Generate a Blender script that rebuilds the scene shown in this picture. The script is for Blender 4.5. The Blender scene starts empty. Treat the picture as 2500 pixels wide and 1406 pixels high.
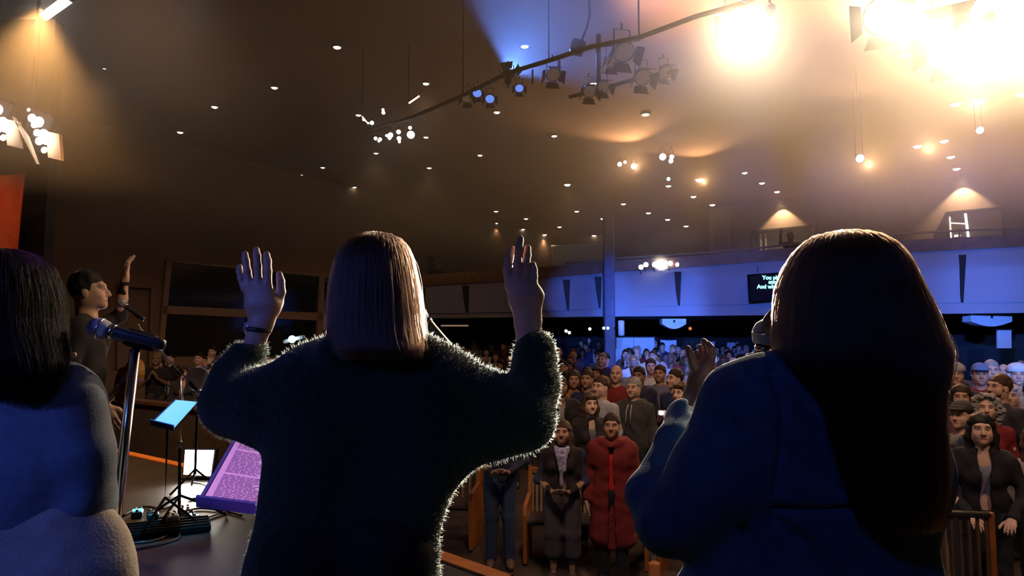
import bpy, math, random
import numpy as np
from mathutils import Vector, Matrix
random.seed(7); rng = np.random.default_rng(7)
sc = bpy.context.scene
COL = sc.collection

# ------------------------------------------------------------------ camera
F = 1700.0; W, H = 2500.0, 1406.0
ST = 0.97                      # stage height above the house floor
CZ = ST + 1.40                 # camera height
PITCH = math.atan(127 / F)
cam = bpy.data.cameras.new('camera'); cam.sensor_width = 36.0; cam.lens = 36.0 * F / W
cam.clip_start = 0.05; cam.clip_end = 200
cam_ob = bpy.data.objects.new('camera', cam); COL.objects.link(cam_ob)
cam_ob.location = (0, 0, CZ); cam_ob.rotation_euler = (math.pi / 2 + PITCH, 0, 0)
sc.camera = cam_ob

def P(px, py, Y):
    """point of the hall seen at that spot of the photograph, Y metres in front of the camera"""
    u = (px - W / 2) / F; v = (H / 2 - py) / F
    dy = math.cos(PITCH) - v * math.sin(PITCH); dz = math.sin(PITCH) + v * math.cos(PITCH)
    s = Y / dy
    return Vector((u * s, Y, CZ + dz * s))
def M(px, Y): return px * Y / F            # length in metres of px pixels at depth Y

# ------------------------------------------------------------------ world, exposure
HAZE = 0.024
ADDED_HAZE = 0.30  # density of the extra haze added to glow round the lamps
world = bpy.data.worlds.new('hall_air'); sc.world = world; world.use_nodes = True
world.node_tree.nodes['Background'].inputs[0].default_value = (0.012, 0.010, 0.010, 1)
world.node_tree.nodes['Background'].inputs[1].default_value = 0.25
vs = sc.view_settings
vs.view_transform = 'Standard'; vs.look = 'None'; vs.exposure = 0.0; vs.gamma = 1.0; vs.use_curve_mapping = False
cy = sc.cycles
cy.max_bounces = 4; cy.diffuse_bounces = 2; cy.glossy_bounces = 2; cy.transmission_bounces = 3
cy.volume_bounces = 0; cy.transparent_max_bounces = 8
cy.caustics_reflective = False; cy.caustics_refractive = False
cy.use_denoising = True; cy.volume_step_rate = 3.0
cy.sample_clamp_indirect = 4.0

# ------------------------------------------------------------------ lamps
def aim(o, target):
    d = Vector(target) - o.location
    o.rotation_euler = d.to_track_quat('-Z', 'Y').to_euler()
def spot(name, loc, target, power, col, angle=40, blend=0.4, r=0.06):
    l = bpy.data.lights.new(name, 'SPOT'); l.energy = power; l.color = col
    l.spot_size = math.radians(angle); l.spot_blend = blend; l.shadow_soft_size = r
    o = bpy.data.objects.new(name, l); COL.objects.link(o); o.location = loc; aim(o, target)
    return o
def area(name, loc, target, power, col, sx, sy):
    l = bpy.data.lights.new(name, 'AREA'); l.energy = power; l.color = col
    l.shape = 'RECTANGLE'; l.size = sx; l.size_y = sy
    o = bpy.data.objects.new(name, l); COL.objects.link(o); o.location = loc; aim(o, target)
    return o
def point(name, loc, power, col, r=0.05):
    l = bpy.data.lights.new(name, 'POINT'); l.energy = power; l.color = col; l.shadow_soft_size = r
    o = bpy.data.objects.new(name, l); COL.objects.link(o); o.location = loc
    return o

WARM = (1.0, 0.62, 0.30); AMBER = (1.0, 0.50, 0.16); BLUE = (0.07, 0.19, 1.0); WHITE = (1.0, 0.88, 0.72)
# strong front-of-house lights over the right aisle, pointing back at the stage
FRONT = [(P(1815, 55, 8.5), 2600, (1.0, 0.74, 0.46)), (P(2190, 30, 7.6), 900, (1.0, 0.74, 0.40)), (P(2370, 90, 7.3), 1700, (1.0, 0.78, 0.50)), (P(2470, 20, 7.0), 700, (1.0, 0.80, 0.44))]
FAIM = [(0.45, 1.4, 1.75), (1.6, 1.2, 1.6), (1.3, 1.3, 1.7), (1.8, 1.2, 1.6)]
for i, (p, e, c) in enumerate(FRONT):
    spot('front_light', p, FAIM[i], e, c, 34, 0.7, 0.08)
    # wide spot added beside each lamp to brighten the haze and ceiling
    spot('added_spill_spot', p + Vector((0, .45, .05)), p + Vector((.30, .75, 1.0)), 9000 if i else 4500, (1.0, 0.58, 0.29), 114, 0.35, 0.10)
    if i: spot('added_aisle_spot', p + Vector((.2, .2, -.05)), (14, 6.5 + i, 6.6), 3000, (1.0, 0.76, 0.42), 84, 0.5, 0.10)  # unseen outward spot added to make the haze on the right glow
# light over the left of the stage
spot('stage_left_light', P(130, 22, 8.0) - Vector((0, 0.2, 0.1)), (-5.4, 7.2, 1.0), 1100, AMBER, 84, 0.9, 0.10)
# spots added by the house lamps to light haze and ceiling on the right
for px, py, Y_, e in ((1548, 404, 19.6, 900), (1708, 440, 21.0, 800), (2100, 400, 17.0, 1500), (2345, 258, 13.4, 2600), (2240, 362, 16.0, 1700)):
    q = P(px, py, Y_); spot('added_haze_spot', q + Vector((0, -.4, -.15)), q + Vector((-.25, -1, -.10)), e * .6, (1.0, 0.56, 0.27), 96, 0.7, 0.08)
# lamps on the balcony rail, aimed at the singers: they draw the bright edges
spot('balcony_front_light', P(1617, 646, 19.8), (0.12, 1.5, 2.27), 48000, (1.0, 0.86, 0.72), 5.3, 0.35, 0.10)
spot('man_side_light', (2.4, 3.7, 6.3), (-2.85, 4.75, 2.3), 420, (1.0, 0.72, 0.46), 16, 0.6, 0.06)
spot('blue_side_light', (-2.6, -0.6, 3.6), (-1.0, 1.5, 2.25), 130, (0.13, 0.20, 1.0), 34, 0.8, 0.08)  # unseen blue spot added to brighten the near microphone
# stage wash towards the audience (hung over the stage, behind and above the camera)
spot('audience_wash', (0.6, 3.2, 6.9), (2.4, 9.0, 0.9), 850, (1.0, 0.66, 0.44), 60, 0.9, 0.4)
spot('audience_wash', (4.5, 1.6, 6.9), (5.2, 7.0, 1.0), 520, (1.0, 0.64, 0.42), 60, 0.9, 0.4)
spot('audience_wash', (-3.5, 5.6, 6.9), (-6.0, 15, 1.2), 900, (1.0, 0.62, 0.40), 50, 0.9, 0.4)
# blue washes from the stage rig
for px, pw, wd in ((1440, 8600, 9), (1590, 11500, 12), (1800, 9000, 13), (2060, 7600, 13), (2300, 7600, 13), (2480, 7600, 13)):
    t = P(px, 712, 19.5 if px < 1900 else 17.5); spot('blue_fascia_light', (t.x * .12 + .3, 2.8, 4.05), t, pw, BLUE, wd, 0.7, 0.08)
spot('blue_crowd_light', (1.6, 3.6, 4.08), (4.0, 20, 1.75), 14000, (0.09, 0.22, 1.0), 17, 0.8, 0.1)
spot('blue_crowd_light', (4.0, 2.2, 4.08), (10.5, 12.5, 1.8), 5000, (0.12, 0.30, 1.0), 40, 0.8, 0.1)
spot('blue_stage_light', (-1.5, -2.5, 5.6), (0.2, 1.6, 1.9), 64, (0.10, 0.22, 1.0), 60, 0.8, 0.3)
spot('added_violet_spot', (-1.3, -0.4, 4.4), P(600, 1160, 2.5), 420, (0.78, 0.20, 0.95), 9, 0.5, 0.05)  # unseen narrow spot added to light the song sheet violet
spot('added_cyan_spot', (-1.4, 3.0, 6.4), P(428, 1010, 4.85), 1500, (0.05, 0.55, 1.0), 8, 0.5, 0.05)  # unseen narrow spot added to light the far sheet cyan
spot('blue_floor_light', (-1.6, 1.0, 6.0), (-1.95, 3.75, ST), 1500, (0.10, 0.10, 1.0), 22, 0.5, 0.1)
spot('blue_beam_light', P(1243, 178, 11.3), P(1400, -60, 9.6), 1700, (0.10, 0.26, 1.0), 96, 0.25, 0.05)
# ------------------------------------------------------------------ materials
def nd(nt, t, **kw):
    n = nt.nodes.new(t)
    for k, v in kw.items(): setattr(n, k, v)
    return n
MATS = {}
def mat(name, col, rough=0.7, metal=0.0, var=0.15, scale=8.0, bump=0.0, spec=0.5, objcol=False, tint=False, sheen=0.0, wave=None, trans=0.0):
    if name in MATS: return MATS[name]
    m = bpy.data.materials.new(name); m.use_nodes = True; nt = m.node_tree
    b = nt.nodes['Principled BSDF']; L = nt.links.new
    b.inputs['Roughness'].default_value = rough; b.inputs['Metallic'].default_value = metal
    b.inputs['Specular IOR Level'].default_value = spec
    if sheen: b.inputs['Sheen Weight'].default_value = sheen; b.inputs['Sheen Roughness'].default_value = 0.4
    tc = nd(nt, 'ShaderNodeTexCoord'); nz = nd(nt, 'ShaderNodeTexNoise'); nz.inputs['Scale'].default_value = scale; nz.inputs['Detail'].default_value = 4
    L(tc.outputs['Object'], nz.inputs['Vector'])
    if objcol:
        oi = nd(nt, 'ShaderNodeObjectInfo'); csock = oi.outputs['Color']
    else:
        rgb = nd(nt, 'ShaderNodeRGB'); rgb.outputs[0].default_value = (*col, 1); csock = rgb.outputs[0]
    if tint:
        at = nd(nt, 'ShaderNodeAttribute'); at.attribute_name = 'tint'
        mx = nd(nt, 'ShaderNodeMix', data_type='RGBA', blend_type='MULTIPLY'); mx.inputs[0].default_value = 1
        L(csock, mx.inputs[6]); L(at.outputs['Color'], mx.inputs[7]); csock = mx.outputs[2]
    mr = nd(nt, 'ShaderNodeMapRange'); mr.inputs[3].default_value = 1 - var; mr.inputs[4].default_value = 1 + var
    mr.inputs[1].default_value = 0.3; mr.inputs[2].default_value = 0.7
    L(nz.outputs[0], mr.inputs[0])
    hs = nd(nt, 'ShaderNodeHueSaturation'); L(csock, hs.inputs['Color']); L(mr.outputs[0], hs.inputs['Value'])
    L(hs.outputs[0], b.inputs['Base Color'])
    if bump:
        bp = nd(nt, 'ShaderNodeBump'); bp.inputs['Strength'].default_value = bump; bp.inputs['Distance'].default_value = 0.01
        if wave:
            wv = nd(nt, 'ShaderNodeTexWave'); wv.inputs['Scale'].default_value = wave; wv.inputs['Distortion'].default_value = 1.5
            L(tc.outputs['Object'], wv.inputs['Vector']); L(wv.outputs['Fac'], bp.inputs['Height'])
        else:
            n2 = nd(nt, 'ShaderNodeTexNoise'); n2.inputs['Scale'].default_value = scale * 6; L(tc.outputs['Object'], n2.inputs['Vector']); L(n2.outputs[0], bp.inputs['Height'])
        L(bp.outputs[0], b.inputs['Normal'])
    if trans: b.inputs['Transmission Weight'].default_value = trans
    MATS[name] = m; return m
def emit(name, col, strength):
    if name in MATS: return MATS[name]
    m = bpy.data.materials.new(name); m.use_nodes = True; nt = m.node_tree
    b = nt.nodes['Principled BSDF']; b.inputs['Base Color'].default_value = (*[min(1, c) for c in col], 1)
    b.inputs['Emission Color'].default_value = (*col, 1); b.inputs['Emission Strength'].default_value = strength
    m.cycles.emission_sampling = 'NONE'
    MATS[name] = m; return m

# ------------------------------------------------------------------ object helpers
def link(name, me, m=None, parent=None, loc=None, rot=None):
    o = bpy.data.objects.new(name, me); COL.objects.link(o)
    if m is not None and me is not None and not me.materials: me.materials.append(m)
    if parent is not None: o.parent = parent
    if loc is not None: o.location = loc
    if rot is not None: o.rotation_euler = rot
    return o
def empty(name, loc=(0, 0, 0), rot=(0, 0, 0)):
    o = bpy.data.objects.new(name, None); COL.objects.link(o); o.location = loc; o.rotation_euler = rot; o.empty_display_size = 0.1
    return o
def tag(o, label, cat, group=None):
    o['label'] = label; o['category'] = cat
    if group: o['group'] = group
    return o
def structure(o, label=None):
    o['kind'] = 'structure'
    if label: o['label'] = label
    return o
def place(o, loc):
    """put a thing modelled in hall coordinates on its own base point"""
    loc = Vector(loc)
    o.data.transform(Matrix.Translation(-loc)); o.location = loc
    return o
def mesh_np(name, V, Fc, smooth=True, tint=None):
    """V (n,3), Fc list of (k,m) index arrays"""
    me = bpy.data.meshes.new(name)
    V = np.asarray(V, np.float32); me.vertices.add(len(V)); me.vertices.foreach_set('co', V.ravel())
    if not isinstance(Fc, list): Fc = [Fc]
    Fc = [np.asarray(f, np.int32) for f in Fc if len(f)]
    loops = np.concatenate([f.ravel() for f in Fc]); tot = np.concatenate([np.full(len(f), f.shape[1], np.int32) for f in Fc])
    start = np.concatenate([[0], np.cumsum(tot)[:-1]]).astype(np.int32)
    me.loops.add(len(loops)); me.loops.foreach_set('vertex_index', loops)
    me.polygons.add(len(tot)); me.polygons.foreach_set('loop_start', start); me.polygons.foreach_set('loop_total', tot)
    me.update(calc_edges=True)
    if smooth: me.polygons.foreach_set('use_smooth', np.ones(len(tot), bool))
    if tint is not None:
        a = me.attributes.new('tint', 'FLOAT_COLOR', 'POINT')
        a.data.foreach_set('color', np.concatenate([tint, np.ones((len(tint), 1))], 1).astype(np.float32).ravel())
    return me

class MB:
    """collects simple solids into one mesh"""
    def __init__(s): s.V = []; s.F = []; s.S = []
    def add(s, vs, fs, smooth=False):
        o = len(s.V); s.V += [tuple(v) for v in vs]; s.F += [tuple(i + o for i in f) for f in fs]; s.S += [smooth] * len(fs); return s
    def hexa(s, p):
        """8 corners: 0-3 one face ring, 4-7 the opposite ring"""
        return s.add(p, [(3, 2, 1, 0), (4, 5, 6, 7), (0, 1, 5, 4), (1, 2, 6, 5), (2, 3, 7, 6), (3, 0, 4, 7)])
    def box(s, c, d, R=None, bev=0.0):
        c = Vector(c); x, y, z = d[0] / 2, d[1] / 2, d[2] / 2
        if bev <= 0:
            q = [(-x, -y, -z), (x, -y, -z), (x, y, -z), (-x, y, -z), (-x, -y, z), (x, -y, z), (x, y, z), (-x, y, z)]
            q = [Vector(k) for k in q]
            if R is not None: q = [R @ k for k in q]
            return s.hexa([k + c for k in q])
        b = min(bev, x * .9, y * .9, z * .9); vs = []
        rings = [(-z, b), (-z + b, 0), (z - b, 0), (z, b)]
        for zz, ins in rings:
            X, Y = x - ins, y - ins
            for (a, e) in ((-X, -Y + b), (-X + b, -Y), (X - b, -Y), (X, -Y + b), (X, Y - b), (X - b, Y), (-X + b, Y), (-X, Y - b)): vs.append(Vector((a, e, zz)))
        if R is not None: vs = [R @ k for k in vs]
        fs = [tuple(range(7, -1, -1)), tuple(range(24, 32))]
        for r in range(3):
            for i in range(8): fs.append((r * 8 + i, r * 8 + (i + 1) % 8, r * 8 + 8 + (i + 1) % 8, r * 8 + 8 + i))
        return s.add([k + c for k in vs], fs)
    def tube(s, pts, r, n=10, cap=True, smooth=True):
        pts = [Vector(p) for p in pts]; rs = r if isinstance(r, (list, tuple)) else [r] * len(pts)
        vs = []; up = None
        for i, p in enumerate(pts):
            t = (pts[min(i + 1, len(pts) - 1)] - pts[max(i - 1, 0)])
            t = t.normalized() if t.length > 1e-9 else Vector((0, 0, 1))
            if up is None: up = Vector((0, 0, 1)) if abs(t.z) < .9 else Vector((1, 0, 0))
            a = t.cross(up).normalized(); b = t.cross(a).normalized(); up = -b if False else up
            for k in range(n):
                th = 2 * math.pi * k / n; vs.append(p + (a * math.cos(th) + b * math.sin(th)) * rs[i])
        fs = []
        for i in range(len(pts) - 1):
            for k in range(n): fs.append((i * n + k, i * n + (k + 1) % n, (i + 1) * n + (k + 1) % n, (i + 1) * n + k))
        s.add(vs, fs, smooth)
        if cap:
            o = len(s.V) - len(vs); s.F += [tuple(o + k for k in range(n - 1, -1, -1)), tuple(o + (len(pts) - 1) * n + k for k in range(n))]; s.S += [False, False]
        return s
    def lathe(s, prof, c=(0, 0, 0), R=None, n=20, smooth=True):
        vs = []; c = Vector(c)
        for (r, z) in prof:
            for k in range(n):
                th = 2 * math.pi * k / n; v = Vector((r * math.cos(th), r * math.sin(th), z)); v = R @ v if R is not None else v; vs.append(v + c)
        fs = []
        for i in range(len(prof) - 1):
            for k in range(n): fs.append((i * n + k, i * n + (k + 1) % n, (i + 1) * n + (k + 1) % n, (i + 1) * n + k))
        fs.append(tuple(range(n - 1, -1, -1))); fs.append(tuple((len(prof) - 1) * n + k for k in range(n)))
        return s.add(vs, fs, smooth)
    def prism(s, poly, ext):
        """polygon (list of 3d points) pushed along vector ext"""
        n = len(poly); e = Vector(ext); a = [Vector(p) for p in poly]
        return s.add(a + [p + e for p in a], [tuple(range(n - 1, -1, -1)), tuple(range(n, 2 * n))] + [(i, (i + 1) % n, n + (i + 1) % n, n + i) for i in range(n)])
    def sphere(s, c, r, nu=14, nv=9, sq=(1, 1, 1)):
        c = Vector(c); vs = [c + Vector((0, 0, -r * sq[2]))]
        for j in range(1, nv):
            ph = -math.pi / 2 + math.pi * j / nv
            for k in range(nu):
                th = 2 * math.pi * k / nu; vs.append(c + Vector((r * sq[0] * math.cos(ph) * math.cos(th), r * sq[1] * math.cos(ph) * math.sin(th), r * sq[2] * math.sin(ph))))
        vs.append(c + Vector((0, 0, r * sq[2]))); fs = []
        for k in range(nu): fs.append((0, 1 + (k + 1) % nu, 1 + k))
        for j in range(nv - 2):
            for k in range(nu): a = 1 + j * nu; fs.append((a + k, a + (k + 1) % nu, a + nu + (k + 1) % nu, a + nu + k))
        a = 1 + (nv - 2) * nu; l = len(vs) - 1
        for k in range(nu): fs.append((a + k, a + (k + 1) % nu, l))
        return s.add(vs, fs, True)
    def mesh(s, name):
        me = bpy.data.meshes.new(name); me.from_pydata([tuple(v) for v in s.V], [], s.F); me.polygons.foreach_set('use_smooth', s.S); me.update(); return me
    def build(s, name, m, parent=None, loc=None):
        o = link(name, s.mesh(name), m)
        if loc is not None: place(o, loc)
        if parent is not None:
            o.parent = parent; o.matrix_parent_inverse = Matrix.Translation(-parent.location) if tuple(parent.rotation_euler) == (0, 0, 0) else parent.matrix_basis.inverted()
        return o
def rot_to(d):
    return Vector(d).to_track_quat('Z', 'Y').to_matrix()

# ------------------------------------------------------------------ soft solids: smooth unions of tapered capsules, turned into one skin
class Soft:
    def __init__(s): s.pr = []
    def cap(s, a, b, ra, rb=None, k=0.02, ys=1.0):
        s.pr.append(('c', np.array(a, float), np.array(b, float), ra, ra if rb is None else rb, k, ys)); return s
    def chain(s, pts, k=0.02, ys=1.0):
        for (a, ra), (b, rb) in zip(pts[:-1], pts[1:]): s.cap(a, b, ra, rb, k, ys)
        return s
    def ell(s, c, r, k=0.02, sub=False):
        s.pr.append(('s' if sub else 'e', np.array(c, float), np.array(r, float), k)); return s
    def cutbox(s, c, r, k=0.005):
        s.pr.append(('b', np.array(c, float), np.array(r, float), k)); return s
    def grid(s, vox, noise=None, clip=None):
        lo = np.full(3, 1e9); hi = -lo
        for p in s.pr:
            if p[0] == 'c':
                R = max(p[3], p[4]) * np.array([1, max(1, p[6]), 1]); lo = np.minimum(lo, np.minimum(p[1], p[2]) - R); hi = np.maximum(hi, np.maximum(p[1], p[2]) + R)
            elif p[0] == 'e': lo = np.minimum(lo, p[1] - p[2]); hi = np.maximum(hi, p[1] + p[2])
        if clip is not None: lo = np.maximum(lo, clip[0]); hi = np.minimum(hi, clip[1])
        lo = lo - 3 * vox; hi = hi + 3 * vox
        n = np.ceil((hi - lo) / vox).astype(int) + 1
        ax = [lo[i] + vox * np.arange(n[i]) for i in range(3)]
        D = np.full(n, 0.15, np.float32)
        for p in s.pr:
            kind = p[0]
            if kind == 'c':
                _, a, b, ra, rb, k, ys = p; R = max(ra, rb) * np.array([1, max(1, ys), 1]) + k + 2 * vox
                blo = np.minimum(a, b) - R; bhi = np.maximum(a, b) + R
            else:
                _, c, r, k = p; blo = c - r - k - 3 * vox; bhi = c + r + k + 3 * vox
            i0 = np.clip(np.floor((blo - lo) / vox).astype(int), 0, n); i1 = np.clip(np.ceil((bhi - lo) / vox).astype(int) + 1, 0, n)
            if np.any(i1 <= i0): continue
            X = ax[0][i0[0]:i1[0], None, None]; Y = ax[1][None, i0[1]:i1[1], None]; Z = ax[2][None, None, i0[2]:i1[2]]
            if kind == 'c':
                ab = b - a; ab2 = ab.copy(); ab2[1] /= ys; q = ab2 @ ab2 + 1e-12
                t = np.clip(((X - a[0]) * ab2[0] + (Y - a[1]) / ys * ab2[1] + (Z - a[2]) * ab2[2]) / q, 0, 1)
                d = np.sqrt((X - a[0] - t * ab[0]) ** 2 + ((Y - a[1] - t * ab[1]) / ys) ** 2 + (Z - a[2] - t * ab[2]) ** 2) - (ra + (rb - ra) * t)
                d = d * min(1, ys)
            elif kind == 'b':
                qx = np.abs(X - c[0]) - r[0]; qy = np.abs(Y - c[1]) - r[1]; qz = np.abs(Z - c[2]) - r[2]
                d = np.maximum(np.maximum(qx, qy), qz)
            else:
                q = np.sqrt(((X - c[0]) / r[0]) ** 2 + ((Y - c[1]) / r[1]) ** 2 + ((Z - c[2]) / r[2]) ** 2)
                q2 = np.sqrt(((X - c[0]) / r[0] ** 2) ** 2 + ((Y - c[1]) / r[1] ** 2) ** 2 + ((Z - c[2]) / r[2] ** 2) ** 2) + 1e-9
                d = q * (q - 1) / q2
            sl = (slice(i0[0], i1[0]), slice(i0[1], i1[1]), slice(i0[2], i1[2])); A = D[sl]
            if kind in 'sb':
                d = -d; h = np.maximum(k - np.abs(A - d), 0) / k; D[sl] = np.maximum(A, d) + h * h * k / 4
            else:
                h = np.maximum(k - np.abs(A - d), 0) / k; D[sl] = np.minimum(A, d) - h * h * k / 4
        if noise is not None:
            D += noise(ax[0][:, None, None], ax[1][None, :, None], ax[2][None, None, :]).astype(np.float32)
        return D, lo, vox
    def skin(s, vox, noise=None, clip=None):
        return nets(*s.grid(vox, noise, clip))
def nets(D, org, h):
    S = D < 0; n = D.shape
    c = np.zeros((n[0] - 1, n[1] - 1, n[2] - 1), np.int8)
    sl = lambda a, m: slice(a, m - 1 + a)
    for i in (0, 1):
        for j in (0, 1):
            for k in (0, 1): c += S[sl(i, n[0]), sl(j, n[1]), sl(k, n[2])]
    I = np.argwhere((c > 0) & (c < 8)); idx = np.full(c.shape, -1, np.int32); idx[tuple(I.T)] = np.arange(len(I))
    acc = np.zeros((len(I), 3)); cnt = np.zeros(len(I))
    for ax in range(3):
        o = [a for a in range(3) if a != ax]
        for u in (0, 1):
            for v in (0, 1):
                A = I.copy(); A[:, o[0]] += u; A[:, o[1]] += v; B = A.copy(); B[:, ax] += 1
                da = D[tuple(A.T)]; db = D[tuple(B.T)]; m = (da < 0) != (db < 0)
                t = np.where(m, da / np.where(m, da - db, 1), 0)
                pt = (A - I).astype(float); pt[:, ax] += t
                acc += pt * m[:, None]; cnt += m
    V = (I + acc / np.maximum(cnt, 1)[:, None]) * h + org
    Q = []
    for ax in range(3):
        o = [a for a in range(3) if a != ax]
        s0 = [slice(None)] * 3; s1 = [slice(None)] * 3; s0[ax] = slice(0, -1); s1[ax] = slice(1, None)
        E = np.argwhere(S[tuple(s0)] != S[tuple(s1)])
        ok = (E[:, o[0]] > 0) & (E[:, o[1]] > 0) & (E[:, o[0]] < n[o[0]] - 1) & (E[:, o[1]] < n[o[1]] - 1); E = E[ok]
        q = []
        for (u, v) in ((0, 0), (-1, 0), (-1, -1), (0, -1)):
            C = E.copy(); C[:, o[0]] += u; C[:, o[1]] += v; q.append(idx[tuple(C.T)])
        q = np.stack(q, 1); fl = S[tuple(E.T)]
        if ax == 1: fl = ~fl
        q[~fl] = q[~fl][:, ::-1]; Q.append(q)
    Q = np.concatenate(Q); Q = Q[(Q >= 0).all(1)]
    return V, Q
def join_vf(parts):
    V = []; Q = []; o = 0
    for v, q in parts: V.append(v); Q.append(q + o); o += len(v)
    return np.concatenate(V), np.concatenate(Q)
def folds(amp, freq, seed, n=7, zs=0.6):
    r = np.random.default_rng(seed); D = r.normal(size=(n, 3)); D[:, 2] *= zs; D /= np.linalg.norm(D, axis=1)[:, None]
    fr = freq * r.uniform(.5, 1.6, n); ph = r.uniform(0, 6.28, n)
    def f(X, Y, Z):
        s = 0
        for d, w, p in zip(D, fr, ph):
            s = s + np.sin(w * (d[0] * X + d[1] * Y + d[2] * Z) + p + 1.7 * np.sin(w * .37 * (d[1] * X - d[0] * Z) + p * 2))
        return amp * s / n * 1.6
    return f
def strands(name, paths, radius, m, parent=None, taper=True):
    """paths (n,k,3) hair curves"""
    n, k, _ = paths.shape
    hc = bpy.data.hair_curves.new(name); hc.add_curves([k] * n)
    hc.attributes['position'].data.foreach_set('vector', paths.astype(np.float32).ravel()) if 'position' in hc.attributes else hc.points.foreach_set('position', paths.astype(np.float32).ravel())
    ra = hc.attributes.get('radius') or hc.attributes.new('radius', 'FLOAT', 'POINT')
    rr = np.full((n, k), radius, np.float32)
    if taper: rr *= np.linspace(1, .35, k)[None, :]
    ra.data.foreach_set('value', rr.ravel())
    o = bpy.data.objects.new(name, hc); COL.objects.link(o); hc.materials.append(m)
    if parent is not None: o.parent = parent; o.matrix_parent_inverse = Matrix.Translation(-parent.location)
    return o
def hair_mat(name, col, rough=0.3, cust=None):
    m = bpy.data.materials.new(name); m.use_nodes = True; nt = m.node_tree; nt.nodes.remove(nt.nodes['Principled BSDF'])
    h = nd(nt, 'ShaderNodeBsdfHairPrincipled'); h.parametrization = 'COLOR'
    h.inputs['Color'].default_value = (*col, 1); h.inputs['Roughness'].default_value = rough; h.inputs['Radial Roughness'].default_value = 0.4
    nt.links.new(h.outputs[0], nt.nodes['Material Output'].inputs[0]); MATS[name] = m; return m
# ------------------------------------------------------------------ the hall
m_floor = mat('dark_carpet', (0.050, 0.034, 0.024), 0.95, var=0.35, scale=3, bump=0.3)
m_stage = mat('stage_floor_black', (0.024, 0.019, 0.019), 0.55, var=0.3, scale=4, bump=0.05)
m_orange = mat('orange_oak', (0.42, 0.14, 0.030), 0.45, var=0.2, scale=6, bump=0.05)
m_ceil = mat('ceiling_brown', (0.23, 0.142, 0.088), 0.9, var=0.12, scale=.4)
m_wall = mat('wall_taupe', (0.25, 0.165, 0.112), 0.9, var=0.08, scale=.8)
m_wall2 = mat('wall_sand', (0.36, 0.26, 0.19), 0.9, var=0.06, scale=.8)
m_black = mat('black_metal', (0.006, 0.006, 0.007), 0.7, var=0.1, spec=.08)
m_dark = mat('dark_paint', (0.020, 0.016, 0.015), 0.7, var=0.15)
m_chrome = mat('chrome', (0.75, 0.73, 0.72), 0.18, 1.0, var=0.03)
m_fascia = mat('fascia_panel', (0.30, 0.30, 0.36), 0.75, var=0.04, scale=2)
m_glass = mat('dark_glass', (0.012, 0.012, 0.014), 0.08, var=0.02)
m_wood = mat('brown_wood', (0.17, 0.085, 0.040), 0.55, var=0.3, scale=5)
m_mull = mat('mullion_tan', (0.30, 0.20, 0.13), 0.7)
m_lamp = emit('lamp_glow', (1.0, 0.86, 0.66), 9.0)
m_lampw = emit('lamp_white', (1.0, 0.95, 0.88), 22.0)
m_lampb = emit('lamp_blue', (0.16, 0.42, 1.0), 14.0)
m_white = mat('white_plastic', (0.72, 0.72, 0.74), 0.5, var=0.04)
m_trimw = mat('lamp_trim', (0.045, 0.035, 0.028), 0.6)

def zfloor(x, y):
    R = math.hypot(x, y)
    if R < 7.6: return 0.0
    if R < 8.3: return 0.12 * (R - 7.6) / 0.7
    return 0.12 + 0.024 * (R - 8.3)
def zceil(y): return CZ + 4.85 + 0.04 * (33 - y)

# floor: fan shaped, gently raked
V = []; Q = []; NR, NA = 46, 72
for i in range(NR):
    R = 0.01 + 38 * (i / (NR - 1)) ** 1.0
    for j in range(NA):
        th = 2 * math.pi * j / NA; x, y = R * math.sin(th), R * math.cos(th); V.append((x, y, zfloor(x, y)))
for i in range(NR - 1):
    for j in range(NA): Q.append((i * NA + j, i * NA + (j + 1) % NA, (i + 1) * NA + (j + 1) % NA, (i + 1) * NA + j))
structure(link('floor', mesh_np('floor', V, np.array(Q)[:, ::-1]), m_floor), 'dark brown carpeted house floor rising gently towards the back')

# ceiling: one sloping slab
x0, x1, ya, yb = -26, 26, -6, 36
mb = MB(); mb.hexa([(x0, ya, zceil(ya)), (x1, ya, zceil(ya)), (x1, yb, zceil(yb)), (x0, yb, zceil(yb)), (x0, ya, zceil(ya) + .3), (x1, ya, zceil(ya) + .3), (x1, yb, zceil(yb) + .3), (x0, yb, zceil(yb) + .3)])
structure(mb.build('ceiling', m_ceil), 'brown hall ceiling dotted with small round lights')

def wall(name, pts, z0, ztop, m, th=0.25, label=None):
    """upright wall along the plan line pts; outward thickness on the far side"""
    mb = MB()
    for (a, b) in zip(pts[:-1], pts[1:]):
        a = Vector((*a, 0)); b = Vector((*b, 0)); n = (b - a).cross(Vector((0, 0, 1))).normalized() * th
        if n.dot(Vector((a.x + b.x, a.y + b.y, 0))) < 0: n = -n
        za = ztop(a.y) if callable(ztop) else ztop; zb = ztop(b.y) if callable(ztop) else ztop
        mb.hexa([(a.x, a.y, z0), (b.x, b.y, z0), (b.x + n.x, b.y + n.y, z0), (a.x + n.x, a.y + n.y, z0), (a.x, a.y, za), (b.x, b.y, zb), (b.x + n.x, b.y + n.y, zb), (a.x + n.x, a.y + n.y, za)])
    o = structure(mb.build(name, m), label); return o
lx = lambda y: -24.6 + .813 * y
wall_left = wall('wall_left', [(lx(7.0), 7.0), (lx(33.0), 33.0)], 0, zceil, m_wall, label='taupe side wall with large dark windows')
wall_rear = wall('wall_rear', [(lx(33.0), 33.0), (8.6, 30.2)], 0, zceil, m_wall, label='taupe back wall above the balcony')
yw = lambda x: 22.43 - .70 * (x - 13.96)
wall_right = wall('wall_right', [(8.6, 30.2), (7.66, yw(7.66)), (19.5, yw(19.5))], CZ + 0.6, zceil, m_wall2, label='sand coloured wall with windows behind the balcony')
wall('wall_under', [(lx(31), 31), (9, 29), (20, 21)], 0, CZ + 1.0, m_dark, label='dark wall under the balcony')
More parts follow.
